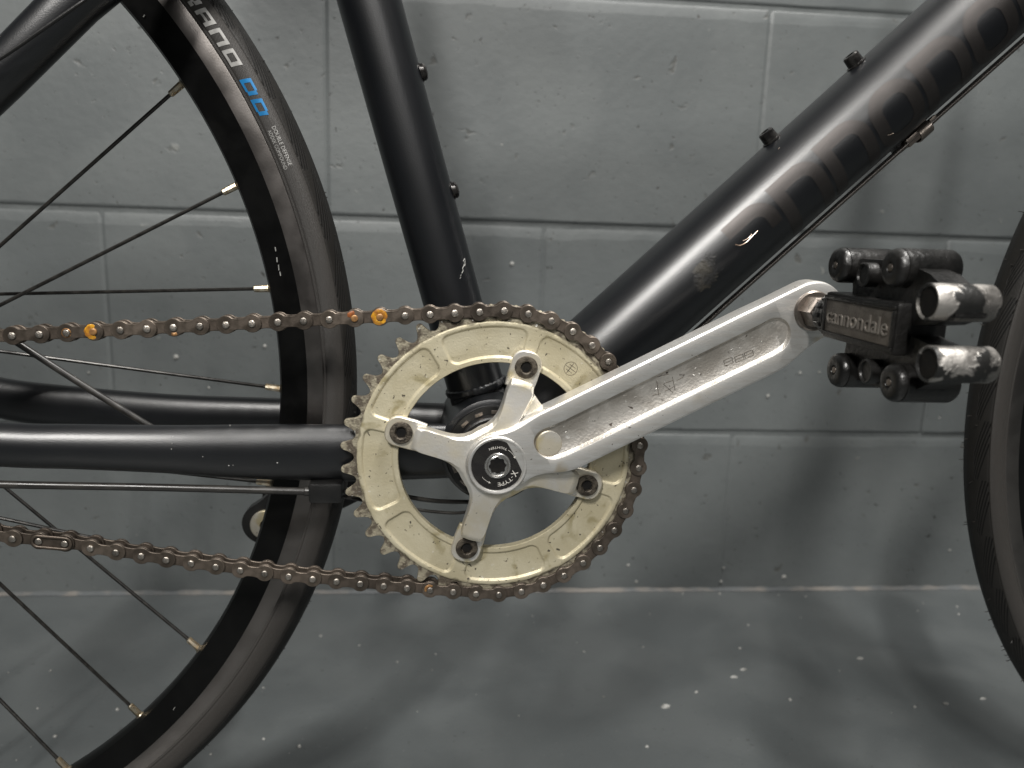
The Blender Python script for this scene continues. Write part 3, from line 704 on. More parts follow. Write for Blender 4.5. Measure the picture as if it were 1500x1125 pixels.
# ---- printing on the rear tyre
def sw(u, v):
    """pixel -> (angle, radius) on the rear tyre's near sidewall"""
    q = px(u, v, -12.4) - RC; return atan2(q.z, q.x), sqrt(q.x ** 2 + q.z ** 2)
pf = [(abs(y), r) for r, y in typ[:14]]
TS = spline(typ, 3)[:42]
def side_y(r):
    for i in range(len(TS) - 1):
        (r0, y0), (r1, y1) = TS[i], TS[i + 1]
        if r0 <= r <= r1: return y0 + (y1 - y0) * (r - r0) / (r1 - r0)
    return -12.5
def tyre_pt(arc, r, lift=.14):      # arc runs clockwise in mm at r=324
    g = -arc / 324.0; return RC + Vector((r * cos(g), side_y(r) - lift, r * sin(g)))
BARS = {'D': [(0, 0, .24, 1), (.24, .78, .80, 1), (.24, 0, .80, .22), (.76, .0, 1, 1)], 'O': [(0, 0, .24, 1), (.24, .78, .76, 1), (.24, 0, .76, .22), (.76, 0, 1, 1)],
        'N': [(0, 0, .24, 1), (.24, .76, .76, 1), (.76, 0, 1, 1)], 'A': [(0, 0, .24, 1), (.24, .78, .76, 1), (.24, .30, .76, .50), (.76, 0, 1, 1)],
        'R': [(0, 0, .24, 1), (.24, .78, .76, 1), (.24, .32, .76, .52), (.76, .42, 1, 1), (.66, 0, .95, .32)], 'U': [(0, 0, .24, 1), (.24, 0, .76, .22), (.76, 0, 1, 1)]}
def block_letter(ch, a0, w, r0, h, slant=.22):
    out = []
    bars = BARS[ch]
    if ch == 'D': bars = [(0, 0, .24, 1), (.24, .78, .76, 1), (.24, 0, .76, .22), (.76, .10, 1, .90)]
    for x0, y0, x1, y1 in bars:
        V, F = [], []; nx = 5; ny = 5
        for j in range(ny + 1):
            for i in range(nx + 1):
                x = x0 + (x1 - x0) * i / nx; y = y0 + (y1 - y0) * j / ny; V.append(tyre_pt(a0 + (x + slant * y) * w, r0 + y * h))
        for j in range(ny):
            for i in range(nx): F.append((j * (nx + 1) + i, j * (nx + 1) + i + 1, (j + 1) * (nx + 1) + i + 1, (j + 1) * (nx + 1) + i))
        out.append((V, F))
    return join(*out)
arc = lambda u, v: -sw(u, v)[0] * 324
aR, aO = arc(262, 2), arc(323, 98)
aD0, aD1 = arc(338, 124), arc(366, 178)
pw = (aD1 - aD0 + 1.5) / 2
R0, RH = 318.9, 5.8
a_end = aD0 - 5.0
lw = pw * 1.02
for k, ch in enumerate('DURANO'):
    part('sidewall_letter', block_letter(ch, a_end - (6 - k) * lw, lw * .80, R0, RH), 'tyretext', rw, sharp=60)
for k, ch in enumerate('DD'):
    part('sidewall_letter', block_letter(ch, aD0 + k * pw, pw * .80, R0, RH), 'blue', rw, sharp=60)
t0, t1 = arc(379, 195), arc(404, 250)
for txt, r0, h, x0, x1 in (('DOUBLE DEFENSE', 322.6, 2.1, t0, t1), ('ADDIX COMPOUND', 319.6, 2.1, t0 + .8, t1 + 1.2)):
    vs, fs = text_flat(txt)
    part('sidewall_lettering', ([tyre_pt(x0 + v[0] * (x1 - x0), r0 + v[1] * h, .16) for v in vs], fs), 'tyretext', rw, sharp=60)
# scratches on the rim
sc_ = []
for pts in ([(403, 362), (404, 368)], [(405.5, 377), (406, 384)], [(408, 388), (408.5, 396)], [(410, 398), (411, 404)], [(210, 25), (212, 22)], [(254, 1040), (256, 1036)]):
    P = []
    for u, v in pts:
        q = px(u, v, -10) - RC; r = sqrt(q.x ** 2 + q.z ** 2); y = -7.6 - (r - 291) / 17 * 2.6; p = px(u, v, y - .08); P.append(p)
    sc_.append(sweep(P, .28, 6))
part('rim_scratch', join(*sc_), 'fleck', rw)['kind'] = 'stuff'

# ---- chainring
NT = 39; RP = 12.7 / 2 / sin(pi / NT); PH = radians(88.42); BPH = radians(73.95); YC = -43.3
def sd_pocket(r, g):
    best = 9
    for k in range(8):
        gc = BPH + radians(22.5 + 45 * k); d = (g - gc + pi) % (2 * pi) - pi
        if abs(d) > radians(30): continue
        hx = radians(19.3) * r; hy = (70.6 - 54.6) / 2; qx = abs(d * r) - hx + 4.2; qy = abs(r - 62.6) - hy + 4.2
        best = min(best, sqrt(max(qx, 0) ** 2 + max(qy, 0) ** 2) + min(max(qx, qy), 0) - 4.2)
    return best
def chainring_body():
    V, F = [], []; NA = 1080
    rs = [51.6, 51.9, 52.4, 53.2] + [53.2 + (72.0 - 53.2) * i / 46 for i in range(1, 47)] + [72.6, 73.0, 73.2]
    m = len(rs) + 2
    for k in range(NA):
        g = 2 * pi * k / NA
        tab = 0
        for b in range(4):
            d = (g - BPH - b * pi / 2 + pi) % (2 * pi) - pi
            tab = max(tab, 1 - max(0, (abs(d) - radians(5.5)) / radians(3.5)))
        tab = max(0, min(1, tab)); tab = tab * tab * (3 - 2 * tab)
        row = []
        r_in = 51.6 - 6.5 * tab
        for i, r in enumerate(rs):
            if r < 53.2: rr = r_in + (r - 51.6) * (53.2 - r_in) / 1.6
            else: rr = r
            sd = sd_pocket(r, g); t = max(0, min(1, (0.55 - sd) / 1.3)); t = t * t * (3 - 2 * t)
            y = -46.0 + 1.15 * t
            if i == 0: y = -45.6
            if r > 72.3: y = -46.0 + (r - 72.3) * .35
            row.append((rr * cos(g), y, rr * sin(g)))
        row.insert(0, (r_in * cos(g), -41.5, r_in * sin(g)))
        row.append((73.3 * cos(g), -43.0, 73.3 * sin(g)))
        V += row
    for k in range(NA):
        l = (k + 1) % NA
        for i in range(m - 1): F.append((k * m + i, l * m + i, l * m + i + 1, k * m + i + 1))
        F.append((k * m + m - 1, l * m + m - 1, l * m, k * m))
    return V, F
ring = part('chainring', chainring_body(), 'ring', sharp=35)
ring['label'] = 'cream worn chainring with eight shallow pockets'
def tooth_outline():
    P = []; r_ro = 4.05
    for i in range(NT):
        g0 = PH - 2 * pi * (i + .5) / NT            # tooth centre lies between pins
        def pol(r, da): return (r * cos(g0 - da), r * sin(g0 - da))
        hp = pi / NT
        for f, r in ((-1, RP - r_ro), (-.84, RP - r_ro + .25), (-.64, RP - 3.0), (-.47, RP - 1.3), (-.35, RP + .6), (-.26, RP + 2.2), (-.15, RP + 2.9), (0, RP + 3.15), (.15, RP + 2.9), (.26, RP + 2.2), (.35, RP + .6), (.47, RP - 1.3), (.64, RP - 3.0), (.84, RP - r_ro + .25)):
            P.append(pol(r, f * hp))
    return P
TO = tooth_outline(); n = len(TO)
V, F = [], []
for sc1, y in ((None, YC + 1.3), (1.0, YC + 1.3), (1.0, YC - .9), (.985, YC - 1.45), (None, YC - 1.5)):
    for x, z in TO:
        r = sqrt(x * x + z * z)
        if sc1 is None: V.append((x / r * 71.5, y, z / r * 71.5))
        else:
            k = 1.0 if sc1 == 1 else (r - .5) / r
            V.append((x * k, y, z * k))
for i in range(4):
    for k in range(n):
        l = (k + 1) % n; F.append((i * n + k, i * n + l, (i + 1) * n + l, (i + 1) * n + k))
part('sprocket_teeth', (V, F), 'teeth', ring, sharp=40)
for b in range(4):
    g = BPH - b * pi / 2; c = (52 * cos(g), -49.0, 52 * sin(g))
    o = part('chainring_bolt', lathe(c, (0, -1, 0), [(.0, 5.8), (1.3, 6.0), (1.8, 5.75), (2.0, 5.2), (1.9, 3.5), (1.5, 3.0), (.35, 2.8)], 36), 'bolt', ring)
    part('socket_shade', lathe((c[0], -49.3, c[2]), (0, -1, 0), [(0, 2.9), (0.22, 2.9)], 6), 'hole_dark', ring)  # dark disc painted as the shade down the bolt hole
# small engraved emblem on one pocket
em = []
ec = px(836, 540, -45)
def circ(cx, cz, r, w, y, n=40):
    V, F = [], []
    for k in range(n):
        g = 2 * pi * k / n
        for q in (r - w, r + w): V.append((cx + q * cos(g), y, cz + q * sin(g)))
    for k in range(n):
        l = (k + 1) % n; F.append((2 * k, 2 * k + 1, 2 * l + 1, 2 * l))
    return V, F
def bar2(cx, cz, a, L, w, y, ox=0, oz=0):
    ca, sa = cos(a), sin(a); P = []
    for q, s in ((-L, -w), (L, -w), (L, w), (-L, w)): P.append((cx + (q + ox) * ca - (s + oz) * sa, y, cz + (q + ox) * sa + (s + oz) * ca))
    return P, [(0, 1, 2, 3)]
em = [circ(ec.x, ec.z, 3.6, .11, -44.97), bar2(ec.x, ec.z, radians(-35), 3.3, .12, -44.97), bar2(ec.x, ec.z, radians(55), 3.2, .12, -44.97, 0, .4), bar2(ec.x, ec.z, radians(-35), 2.0, .12, -44.97, 0, 1.6), bar2(ec.x, ec.z, radians(-35), 2.0, .12, -44.97, 0, -1.6)]
part('engraved_emblem', join(*em), 'bolt', ring, sharp=60)

# ---- chain
def plate(r, w, th, y):
    xs = [-6.35 - r + (12.7 + 2 * r) * (0.5 - 0.5 * cos(pi * k / 44)) for k in range(45)]
    up = []
    for x in xs:
        l = r * r - (abs(x) - 6.35) ** 2; l = sqrt(l) if l > 0 else 0
        wv = w + 0.035 * x * x if abs(x) < 6.35 else 0
        up.append(max(l, wv) if abs(x) < 6.35 else l)
    out = [(x, h) for x, h in zip(xs, up)] + [(x, -h) for x, h in list(zip(xs, up))[-2:0:-1]]
    out = out[::-1]
    V, F = prism(out, y + th / 2, y - th / 2, 0.22); return V, F
def disc(c, r, y0, y1, n=14, b=.2): return lathe((c, y0, 0), (0, -1, 0), [(0, r), (y0 - y1 - b, r), (y0 - y1, r - b)], n)
outer_src = inner_src = pin_src = None
pins = {}
for i in range(0, 20):
    a = PH - 2 * pi * i / NT; pins[i] = (RP * cos(a), RP * sin(a))
ta = radians(4.23)
for k in range(1, 33): pins[-k] = (pins[0][0] - 12.7 * k * cos(ta), pins[0][1] - 12.7 * k * sin(ta))
bot = [(px(u, v, -48).x, px(u, v, -48).z) for u, v in [(695.7, 871), (661.5, 868), (627.4, 865.4), (592.8, 862.5), (557.8, 859.5), (523.5, 855.5), (488.5, 853), (452.5, 849), (417, 845.5), (382, 841), (345.6, 836), (309.6, 831), (273.6, 825), (236.5, 820.6), (201, 814.5), (161.6, 810), (125, 804), (89.6, 796.5), (51.8, 790), (14.4, 783)]]
bs = []
for i in range(len(bot)):
    w_ = [bot[j] for j in range(max(0, i - 2), min(len(bot), i + 3))]; bs.append((bot[i][0], sum(p[1] for p in w_) / len(w_)))
bs[0] = bot[0]; bs[1] = bot[1]
curve = spline([pins[19]] + bs + [(bs[-1][0] - 75, bs[-1][1] + 16.5), (bs[-1][0] - 158, bs[-1][1] + 35)], 24)
cur = Vector(pins[19]); idx = 19; last = Vector(curve[0])
for q in curve[1:]:
    q = Vector(q)
    if (q - cur).length >= 12.7:
        d = (q - cur).normalized(); cur = cur + d * 12.7; idx += 1; pins[idx] = (cur.x, cur.y)
NB = idx
a_, b__ = Vector(pins[-32]), Vector(pins[NB]); cc = (a_ + b__) / 2; rr = (a_ - b__).length / 2
nw_ = max(2, round(pi * rr / 12.7)); g0 = atan2((a_ - cc).y, (a_ - cc).x)
for k in range(1, nw_): pins[-32 - k] = (cc.x + rr * cos(g0 + pi * k / nw_), cc.y + rr * sin(g0 + pi * k / nw_))
ids = sorted(pins); seq = ids + [ids[0]] if False else ids
rol = []
for i in ids: rol.append(([(v[0], v[1], v[2]) for v in lathe((pins[i][0], YC - 1.75, pins[i][1]), (0, 1, 0), [(0, 3.6), (.3, 3.85), (3.2, 3.85), (3.5, 3.6)], 16)[0]], lathe((0, 0, 0), (0, 1, 0), [(0, 1)] * 4, 16)[1]))
chain = part('chain', join(*rol), 'roller'); chain['label'] = 'brown rusty single speed roller chain'
cog = part('sprocket', lathe((cc.x, YC - 1, cc.y), (0, 1, 0), [(0, rr - 3.5), (2.2, rr - 3.5)], 48), 'steel')
def link_obj(kind, i):
    global outer_src, inner_src
    p, q = Vector(pins[i]), Vector(pins[i + 1]); c = (p + q) / 2; d = q - p; beta = -atan2(d.y, d.x)
    loc = (c.x, YC, c.y)
    src_ = outer_src if kind == 'outer_link' else inner_src
    if src_ is None:
        if kind == 'outer_link': vf = join(plate(4.55, 2.75, 1.0, -3.35), plate(4.55, 2.75, 1.0, 3.35))
        else: vf = join(plate(4.65, 2.85, 1.0, -2.25), plate(4.65, 2.85, 1.0, 2.25))
        o = obj(kind, vf, M['chain' if kind == 'outer_link' else 'chain_in'], chain, origin=(0, 0, 0), shift=False, sharp=35)
        o.location = (loc[0] / 1000, loc[1] / 1000, (loc[2] + ZB) / 1000); o.rotation_euler = (0, beta, 0)
        if kind == 'outer_link': outer_src = o
        else: inner_src = o
        return o
    return inst(kind, src_, chain, loc, (0, beta, 0))
for i in ids[:-1]:
    if i + 1 not in pins: continue
    link_obj('outer_link' if i % 2 else 'inner_link', i)
for i in ids:
    m_ = M['rust'] if i in (-6, -5, -16) else None
    if pin_src is None:
        pin_src = obj('pin', lathe((0, -4.75, 0), (0, 1, 0), [(0, 1.2), (.10, 1.55), (.35, 1.78), (9.2, 1.78), (9.5, 1.4)], 18), M['pin'], chain, origin=(0, 0, 0), shift=False)
        pin_src.location = (pins[i][0] / 1000, YC / 1000, (pins[i][1] + ZB) / 1000)
    else: inst('pin', pin_src, chain, (pins[i][0], YC, pins[i][1]), (0, random.uniform(0, 6), 0), m_)
# amber grease drops
def grease(i, dx, dz, r):
    V, F = blob((0, 0, 0), r, r, .55, 14); x, z = pins[i]
    return [(x + dx + a, YC - 3.9 - c, z + dz + b) for a, b, c in V], F
def grease_ring(i, r0, r1, a0, a1):
    V, F = [], []; n = 22; x, z = pins[i]
    for k in range(n + 1):
        g = radians(a0 + (a1 - a0) * k / n); e = sin(pi * k / n) ** .5; j = random.uniform(.9, 1.1)
        for q, hgt in ((r0, .0), ((r0 + r1) / 2, .45 * e + .02), (r0 + (r1 - r0) * (.6 + .4 * e) * j, .0)): V.append((x + q * cos(g), YC - 3.87 - hgt, z + q * sin(g)))
    for k in range(n):
        for q in (0, 1): F.append((3 * k + q, 3 * k + q + 1, 3 * k + q + 4, 3 * k + q + 3))
    return V, F
for g_ in ((-16, 1.75, 4.3, 75, 290), (-5, 1.75, 4.3, -20, 338)): part('grease_drop', grease_ring(*g_), 'amber', chain, sharp=60)
part('rust_patch', grease_ring(-6, 1.9, 4.2, 90, 170), 'rust2', chain, sharp=60)
for g_ in ((22, 1.8, 3.4, 60, 200), (-17, 1.7, 2.4, 0, 340), (-13, 2.6, 4.2, 250, 300)): part('rust_patch', grease_ring(*g_), 'rust', chain, sharp=60)
# spring clip of the master link
ci = min((i for i in ids if i > 19), key=lambda i: abs(pins[i][0] - px(143, 808, -48).x + 6.35) if i % 2 else 1e9)
p, q = Vector(pins[ci]), Vector(pins[ci + 1]); c = (p + q) / 2; d = q - p; be = atan2(d.y, d.x)
P = rrect(-6.35 - 3.1, -3.0, 6.35 + 3.1, 3.0, 2.9)
Lp, Rp = ribbon(P, .75, True); V, F = strip_mesh(Lp, Rp, lambda x, y: (x, YC - 4.35, y), True, 1)
oc = obj('master_link_clip', ([(c.x + v[0] * cos(be) - v[2] * sin(be), v[1], c.y + v[0] * sin(be) + v[2] * cos(be)) for v in V], F), M['chain_in'], chain)
sm = oc.modifiers.new('thick', 'SOLIDIFY'); sm.thickness = 0.0006; sm.offset = 0

# ---- crank arm, spider
EYE = px(1191, 455, -71); TH = atan2(EYE.z, EYE.x); TL = sqrt(EYE.x ** 2 + EYE.z ** 2)
et = Vector((cos(TH), 0, sin(TH))); es = Vector((-sin(TH), 0, cos(TH)))
YT = lambda t: -60.2 - 0.066 * t
def smoothstep(a, b, x): t = max(0, min(1, (x - a) / (b - a))); return t * t * (3 - 2 * t)
def crank_mesh(mirror=1):
    T0, T1 = -16.6, TL + 15.2; CA, CB, CW = 21.5, TL - 14.0, 8.9
    ts = sorted(set([T0 + 16.6 * (1 - cos(pi / 2 * k / 14)) for k in range(15)] + [T1 - 15.2 * (1 - cos(pi / 2 * k / 14)) for k in range(15)] + [i * 4.0 for i in range(0, int(TL / 4))] +
                    [CA + CW * (1 - cos(pi / 2 * k / 12)) for k in range(13)] + [CB - CW * (1 - cos(pi / 2 * k / 12)) for k in range(13)] + [CA - .4, CB + .4, CA - 1.6, CB + 1.6]))
    V, F = [], []
    for t in ts:
        if t < 0: W_ = sqrt(max(0.02, 16.6 ** 2 - t * t))
        elif t > TL: W_ = sqrt(max(0.02, 15.2 ** 2 - (t - TL) ** 2))
        else: W_ = 16.6 - 2.2 * smoothstep(2, 15, t) + 3.9 * smoothstep(14, 36, t) - 3.1 * smoothstep(TL - 30, TL, t)
        if CA < t < CB:
            e = min(t - CA, CB - t); c = CW if e > CW else sqrt(max(0, CW * CW - (CW - e) ** 2))
        else: c = 0
        dep = 2.0 * smoothstep(0, 3.0, c); e2 = min(1.15, c * .4)
        bv = min(1.25, W_ * .3)
        half = [(-W_, 13.0), (-W_, bv + .6), (-W_ + bv * .35, bv * .45), (-W_ + bv, 0.12), (-W_ + bv + .4, 0), (-(c + min(.5, W_ * .1)), 0), (-c, .2 if c else 0), (-(c - e2), dep * .85), (-(c - e2 * 1.5), dep)]
        sec = half + [(0, dep)] + [(-s, d) for s, d in reversed(half)]
        so = -3.0 * smoothstep(8, 40, t) + 2.8 * smoothstep(TL - 28, TL, t)
        for s, d in sec:
            s += so; y = YT(t) + d + (0 if d < 12.9 else -1.5 * smoothstep(20, 100, t))
            V.append(et * t + es * s + Vector((0, y, 0)))
    m = 19
    for i in range(len(ts) - 1):
        for k in range(m - 1): F.append((i * m + k, i * m + k + 1, (i + 1) * m + k + 1, (i + 1) * m + k))
        F.append((i * m + m - 1, i * m, (i + 1) * m, (i + 1) * m + m - 1))
    F.append(tuple(range(m))); F.append(tuple((len(ts) - 1) * m + k for k in reversed(range(m))))
    return V, F
cv, cf = crank_mesh()
crank = part('crank_arm', (cv, cf), 'crank', sharp=28); crank['label'] = 'polished silver crank arm with a long scuffed channel'
crank.data.materials.append(M['channel'])
for pol in crank.data.polygons:
    k = pol.vertices[0] % 19; ks = [v % 19 for v in pol.vertices]
    if len(ks) == 4 and min(ks) >= 6 and max(ks) <= 12: pol.material_index = 1
part('disc_boss', lathe(et * 29.0 - es * 2.2 + Vector((0, YT(29) + 2.2, 0)), (0, -1, 0), [(0, 7.0), (.5, 6.9), (.95, 6.4), (1.05, 5.4), (.95, 0.3)], 40), 'spider', crank)
# engraved maker's marks in the channel, worn faint
def chan(u, v): 
    p = px(u, v, -66); t = p.dot(et); return px(u, v, YT(t) + 1.95)
mk = []
for a, b_ in [((958, 553), (980, 548)), ((962, 558), (965, 579)), ((956, 579), (968, 576)), ((972, 562), (986, 557)), ((972, 563), (986, 575)), ((985, 552), (989, 572)), ((974, 573), (988, 566)), ((991, 558), (1001, 552))]:
    p, q = chan(*a), chan(*b_); mk.append(sweep([p, q], .13, 5))
for (u, v) in ((1060, 528), (1076, 523), (1090, 517)):
    for a, b_ in [((0, 0), (12, -5)), ((1, 4), (13, -1)), ((2, 8), (14, 3)), ((0, 0), (2, 8)), ((12, -5), (14, 3))]:
        mk.append(sweep([chan(u + a[0], v + a[1]), chan(u + b_[0], v + b_[1])], .12, 5))
part('engraved_mark', join(*mk), 'bolt', crank)['kind'] = 'stuff'
sc_ = []
for k in range(40):
    t = random.uniform(30, TL - 20); s = random.uniform(-6, 6); a = random.uniform(-.6, .9); L = random.uniform(.4, 2.2)
    p = et * t + es * s + Vector((0, YT(t) + 1.97, 0)); q = p + (et * cos(a) + es * sin(a)) * L; sc_.append(sweep([p, q], random.uniform(.06, .14), 4))
part('scuff_mark', join(*sc_), 'silver', crank)['kind'] = 'stuff'
# hub lip, cap, bolt
part('hub_lip', lathe((0, -59.5, 0), (0, -1, 0), [(0, 15.9), (1.2, 15.8), (1.9, 15.3), (2.1, 14.8), (1.9, 13.9), (1.1, 13.5)], 72), 'crank', crank)
capo = part('crank_cap', lathe((0, -59.6, 0), (0, -1, 0), [(0, 13.5), (1.0, 13.5), (1.25, 13.2), (1.3, 7.0)], 72), 'cap', crank)
part('cap_ring', lathe((0, -60.4, 0), (0, -1, 0), [(0, 6.9), (1.1, 6.9), (1.5, 6.6), (1.45, 6.1), (.9, 5.8), (.4, 5.6)], 56, caps=False), 'silver', crank)
V, F = [], []
for q, (t, r0, r1) in enumerate(((-61.0, 5.7, 5.7), (-61.5, 5.0, 5.0), (-61.5, 4.7, 4.1), (-60.97, 4.4, 3.9))):
    for k in range(32):
        g = 2 * pi * k / 32; r = r0 if k % 4 < 2 else r1; V.append((r * cos(g), t, r * sin(g)))
for q in range(3):
    for k in range(32): F.append((q * 32 + k, q * 32 + (k + 1) % 32, q * 32 + 32 + (k + 1) % 32, q * 32 + 32 + k))
part('spindle_bolt', (V, F), 'silver', crank, sharp=30)
part('hole_shade', lathe((0, -60.5, 0), (0, -1, 0), [(0, 5.6), (.5, 5.6)], 32), 'hole_dark', crank)  # dark disc in place of the shade inside the spindle bolt
def arc_text(s, a0, a1, r0, h, inward=False, nm='cap_lettering', m='print'):
    vs, fs = text_flat(s); V = []
    for x, y, _ in vs:
        g = radians(a0 + (a1 - a0) * x); r = r0 + h * ((1 - y) if inward else y); V.append((r * cos(g), -60.96, r * sin(g)))
    return part(nm, (V, fs), m, crank, sharp=60)
arc_text('X', -17, -33, 8.3, 3.2); arc_text('-TYPE', -36, -88, 9.2, 2.0)
arc_text('TIGHTEN', 62, 118, 9.2, 1.2, True)
def arc_arrow(a0, a1, r):
    P = [(r * cos(radians(a0 + (a1 - a0) * k / 12)), -60.95, r * sin(radians(a0 + (a1 - a0) * k / 12))) for k in range(13)]
    e = Vector(P[-1]); d = (Vector(P[-1]) - Vector(P[-2])).normalized(); nn = Vector((-d.z, 0, d.x))
    return join(sweep(P, .10, 5), ([tuple(e + d * 1.2), tuple(e + nn * .6), tuple(e - nn * .6)], [(0, 1, 2)]))
part('cap_arrow', join(arc_arrow(58, 30, 9.9), arc_arrow(218, 244, 9.9)), 'print', crank, sharp=60)

def spider_mesh():
    NA = 720; V, F = [], []
    key = [(0, 45.5), (8.4, 45.2), (9.0, 42), (10.2, 36), (12.4, 29.5), (16.5, 25.0), (23, 22.0), (32, 20.4), (45, 20.0)]
    def r_plain(d):
        d = abs(d)
        for (a, ra), (b, rb) in zip(key, key[1:]):
            if a <= d <= b: t = (d - a) / (b - a); return ra + (rb - ra) * t
        return 20
    rows = []
    for k in range(NA):
        g = 360.0 * k / NA; rel = (g - math.degrees(BPH)) % 90; d = rel if rel <= 45 else rel - 90
        r = r_plain(d)
        # web between the two arms that flank the crank
        q = (g - math.degrees(BPH) + 180) % 360 - 180          # 0 at the upper arm, -90 at the lower one
        if -90 < q < 0:
            wv = 43.8 - 5.5 * smoothstep(0, 22, min(-q, 90 + q)) + 3 * smoothstep(22, 45, min(-q, 90 + q)); r = max(r, wv) if min(-q, 90 + q) > 8.4 else r
        rows.append((radians(g), r, d, q))
    # smooth r a little
    rr = [x[1] for x in rows]; rr = [sum(rr[(k + j) % NA] for j in range(-3, 4)) / 7 for k in range(NA)]
    fr = [.2, .35, .45, .55, .65, .75, .83, .88, .905, .925, .945, .975, 1.0]
    m = len(fr) + 2
    for k in range(NA):
        g, _, d, q = rows[k]; R = rr[k]; web = smoothstep(9.5, 13, min(-q, 90 + q)) if -90 < q < 0 else 0
        for f in fr:
            r = R * f
            y = -57.6 + 2.2 * smoothstep(16, 44, r)
            if web: y = y * (1 - web) + web * (-53.0)
            e = (1 - f) * R                                   # distance from the edge
            if e < 2.3: y += (2.3 - e) * .62
            V.append((r * cos(g), y, r * sin(g)))
        V.append((R * cos(g), -52.2 if not web else -51.5, R * sin(g))); V.append((R * cos(g) * .985, -47.5, R * sin(g) * .985))
    for k in range(NA):
        l = (k + 1) % NA
        for i in range(m - 1): F.append((k * m + i, l * m + i, l * m + i + 1, k * m + i + 1))
    F.append(tuple(k * m for k in range(NA)))
    return V, F
spider = part('spider', spider_mesh(), 'spider', crank, sharp=38)
for b in range(4):
    g = BPH - b * pi / 2; er = Vector((cos(g), 0, sin(g))); eq = Vector((-sin(g), 0, cos(g)))
    P = [(40, -7.6), (46, -8.1), (54.5, -8.0), (57, -7.3), (58.8, -5.9), (59.9, -4), (60.4, -2), (60.5, 0), (60.4, 2), (59.9, 4), (58.8, 5.9), (57, 7.3), (54.5, 8.0), (46, 8.1), (40, 7.6)]
    V, F = prism([(x, z) for x, z in P], 0, 0, 0)
    V2, F2 = prism(P, -46.05, -49.2, .55)
    part('spider_tab', ([er * v[0] + eq * v[2] + Vector((0, v[1], 0)) for v in V2], F2), 'spider', crank, sharp=35)

# ---- left crank arm and the far pedal, seen behind the rear tyre
lv = [(-v[0] * .93, -v[1], -v[2] * .93) for v in cv]
lc = obj('crank_arm', ([(v[0], v[1] , v[2]) for v in lv], [tuple(reversed(f)) for f in cf]), M['black'], bike); part('pedal_eye_boss', lathe((-EYE.x * .93 + 2, 59.0, -EYE.z * .93), (0, -1, 0), [(-3, 10.5), (0, 10.5), (.8, 9.8), (.9, 4), (-2, 3.6)], 40), 'spider', lc); lc['label'] = 'dark crank arm end with pale disc behind the rear wheel'
part('spindle', lathe((0, 40, 0), (0, 1, 0), [(-10, 12), (12, 12)], 32), 'black')

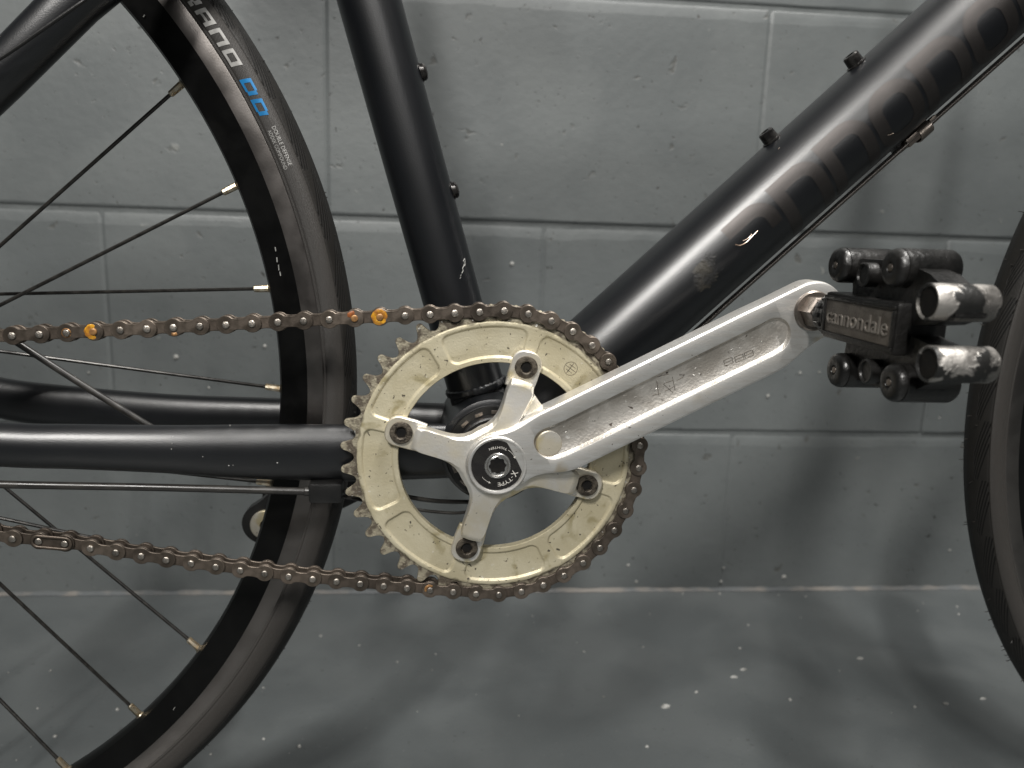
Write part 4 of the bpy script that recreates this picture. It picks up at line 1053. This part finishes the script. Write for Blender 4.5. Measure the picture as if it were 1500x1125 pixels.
# ---- pedal
def pedal_parts(fn, mirror=False):
    """fn maps (x, y, z) of the near pedal to its place"""
    T = lambda vf: ([fn(*v) for v in vf[0]], [tuple(reversed(f)) for f in vf[1]] if mirror else vf[1])
    ex, ez = EYE.x, EYE.z
    bz = ez + 1.6
    body = join(box(ex - 11.5, ex + 10, -161, -104, bz - 10.5, bz + 10.5, 1.6), box(ex - 8.5, ex + 8, -106, -96, bz - 8.8, bz + 8.8, 2.5))
    def web(sgn):
        P = [(-117, 9), (-115, 24), (-121, 26), (-152, 26), (-170, 22), (-186, 14), (-187, 8), (-176, 4), (-163, 2), (-161, 9)]
        V, F = [], []
        n = len(P)
        for x in (ex - 6, ex + 6):
            for y, z in P: V.append((x, y, bz + sgn * z))
        F = [tuple(range(n)), tuple(reversed(range(n, 2 * n)))] + [(k, (k + 1) % n, n + (k + 1) % n, n + k) for k in range(n)]
        return V, F
    body = join(body, web(1), web(-1))
    pd = obj('pedal', T(body), M['pedal'], bike, sharp=35)
    studs = [(-112, 109.3, 7.8, 0), (-132.8, 106.3, 5.1, 2), (-154.4, 110.2, 7.7, 0), (-180.6, 99.2, 6.9, 1), (-121, 63.4, 7.7, 0), (-143.5, 67, 5.2, 2), (-163, 66, 7.7, 0), (-185, 77.2, 6.8, 1)]
    for y, z, r, k in studs:
        if k == 0:
            pr = [(0.9, 0.1), (.9, 1.8), (.2, 2.2), (0, 2.8), (0.1, r - 2.2), (.9, r - .9), (2.4, r - .15), (3.4, r), (3.5, r - .35), (3.9, r - .35), (4.0, r), (24.5, r), (26, r - .8)]
        elif k == 1:
            pr = [(2.6, 0.1), (2.6, r - 1.5), (.5, r - 1.2), (0, r - .7), (.1, r - .25), (.6, r), (23.5, r), (24.5, r - .7)]
        else:
            pr = [(1.0, .1), (1.0, r - 1.3), (.1, r - 1.0), (0, r - .5), (.5, r), (22, r)]
        o = obj('stud', T(lathe((ex - 13.2 + (1.5 if k == 2 else 0), y, z), (1, 0, 0), pr, 32)), M['worn'] if k == 1 else M['pedal'], pd, sharp=35)
        if k == 1: obj('bore_shade', T(lathe((ex - 12.4, y, z), (1, 0, 0), [(0, r - 1.35), (.5, r - 1.35)], 28)), M['hole_dark'], pd)  # dark plug painted as the shade in the stud's open end
        if k == 1: o['label'] = 'worn silver stud with black paint left in patches'
        if k == 0: obj('stud_core', T(lathe((ex - 12.6, y, z), (-1, 0, 0), [(-.4, 1.7), (.35, 1.5), (.5, 1.0)], 14)), M['clip'], pd)
    fx = ex - 11.5
    obj('name_plate', T(box(fx - .35, fx + 1, -158.5, -106.5, bz - 7.2, bz + 7.2, .3)), M['plate'], pd)
    fr_ = []
    for y0, y1, z0, z1 in ((-160, -105, 7.3, 9.0), (-160, -105, -9.0, -7.3), (-106.4, -104.6, -7.2, 7.2), (-160.4, -158.6, -7.2, 7.2)): fr_.append(box(fx - .9, fx + .5, y0, y1, bz + z0, bz + z1, .35))
    obj('plate_rim', T(join(*fr_)), M['pedal'], pd)
    vs, fs = text_flat('cannondale', extrude=.02)
    V = []
    for x, y, z in vs: V.append((fx - .42 - (.5 if z > 0 else 0), -108.5 - 48 * x, bz - 3.3 + 7.2 * y))
    obj('raised_lettering', T((V, fs)), M['letter_worn'], pd, sharp=40)
    obj('pedal_spindle', T(join(lathe((ex, -70, ez), (0, -1, 0), [(-2, 10.2), (2.2, 10.2), (3.0, 9.4), (3.1, 7)], 48), lathe((ex, -73, ez), (0, -1, 0), [(0, 8.2), (7, 8.2), (7.5, 7.6), (8, 6.4), (28, 6.4)], 6))), M['clip'], pd, sharp=25)
    nts = []
    for k in range(12):
        g = 2 * pi * k / 12; vs, fs = box(-1.2, 1.2, -2.5, 2.5, 7.6, 9.4, .4)
        nts.append(([(ex + v[0] * cos(g) - v[2] * sin(g), v[1] - 91, ez + v[0] * sin(g) + v[2] * cos(g)) for v in vs], fs))
    obj('grip_ring', T(join(lathe((ex, -87, ez), (0, -1, 0), [(0, 8), (.5, 8.6), (9, 8.6), (9.5, 8)], 36), *nts)), M['pedal'], pd, sharp=30)
    return pd
p1 = pedal_parts(lambda x, y, z: (x, y, z)); p1['label'] = 'black pedal with eight studs and raised lettering plate'
ang = pi
p2 = pedal_parts(lambda x, y, z: (-x + EYE.x * .07, -y, -z + EYE.z * .07), True); p2['label'] = 'black pedal hidden behind the rear wheel'
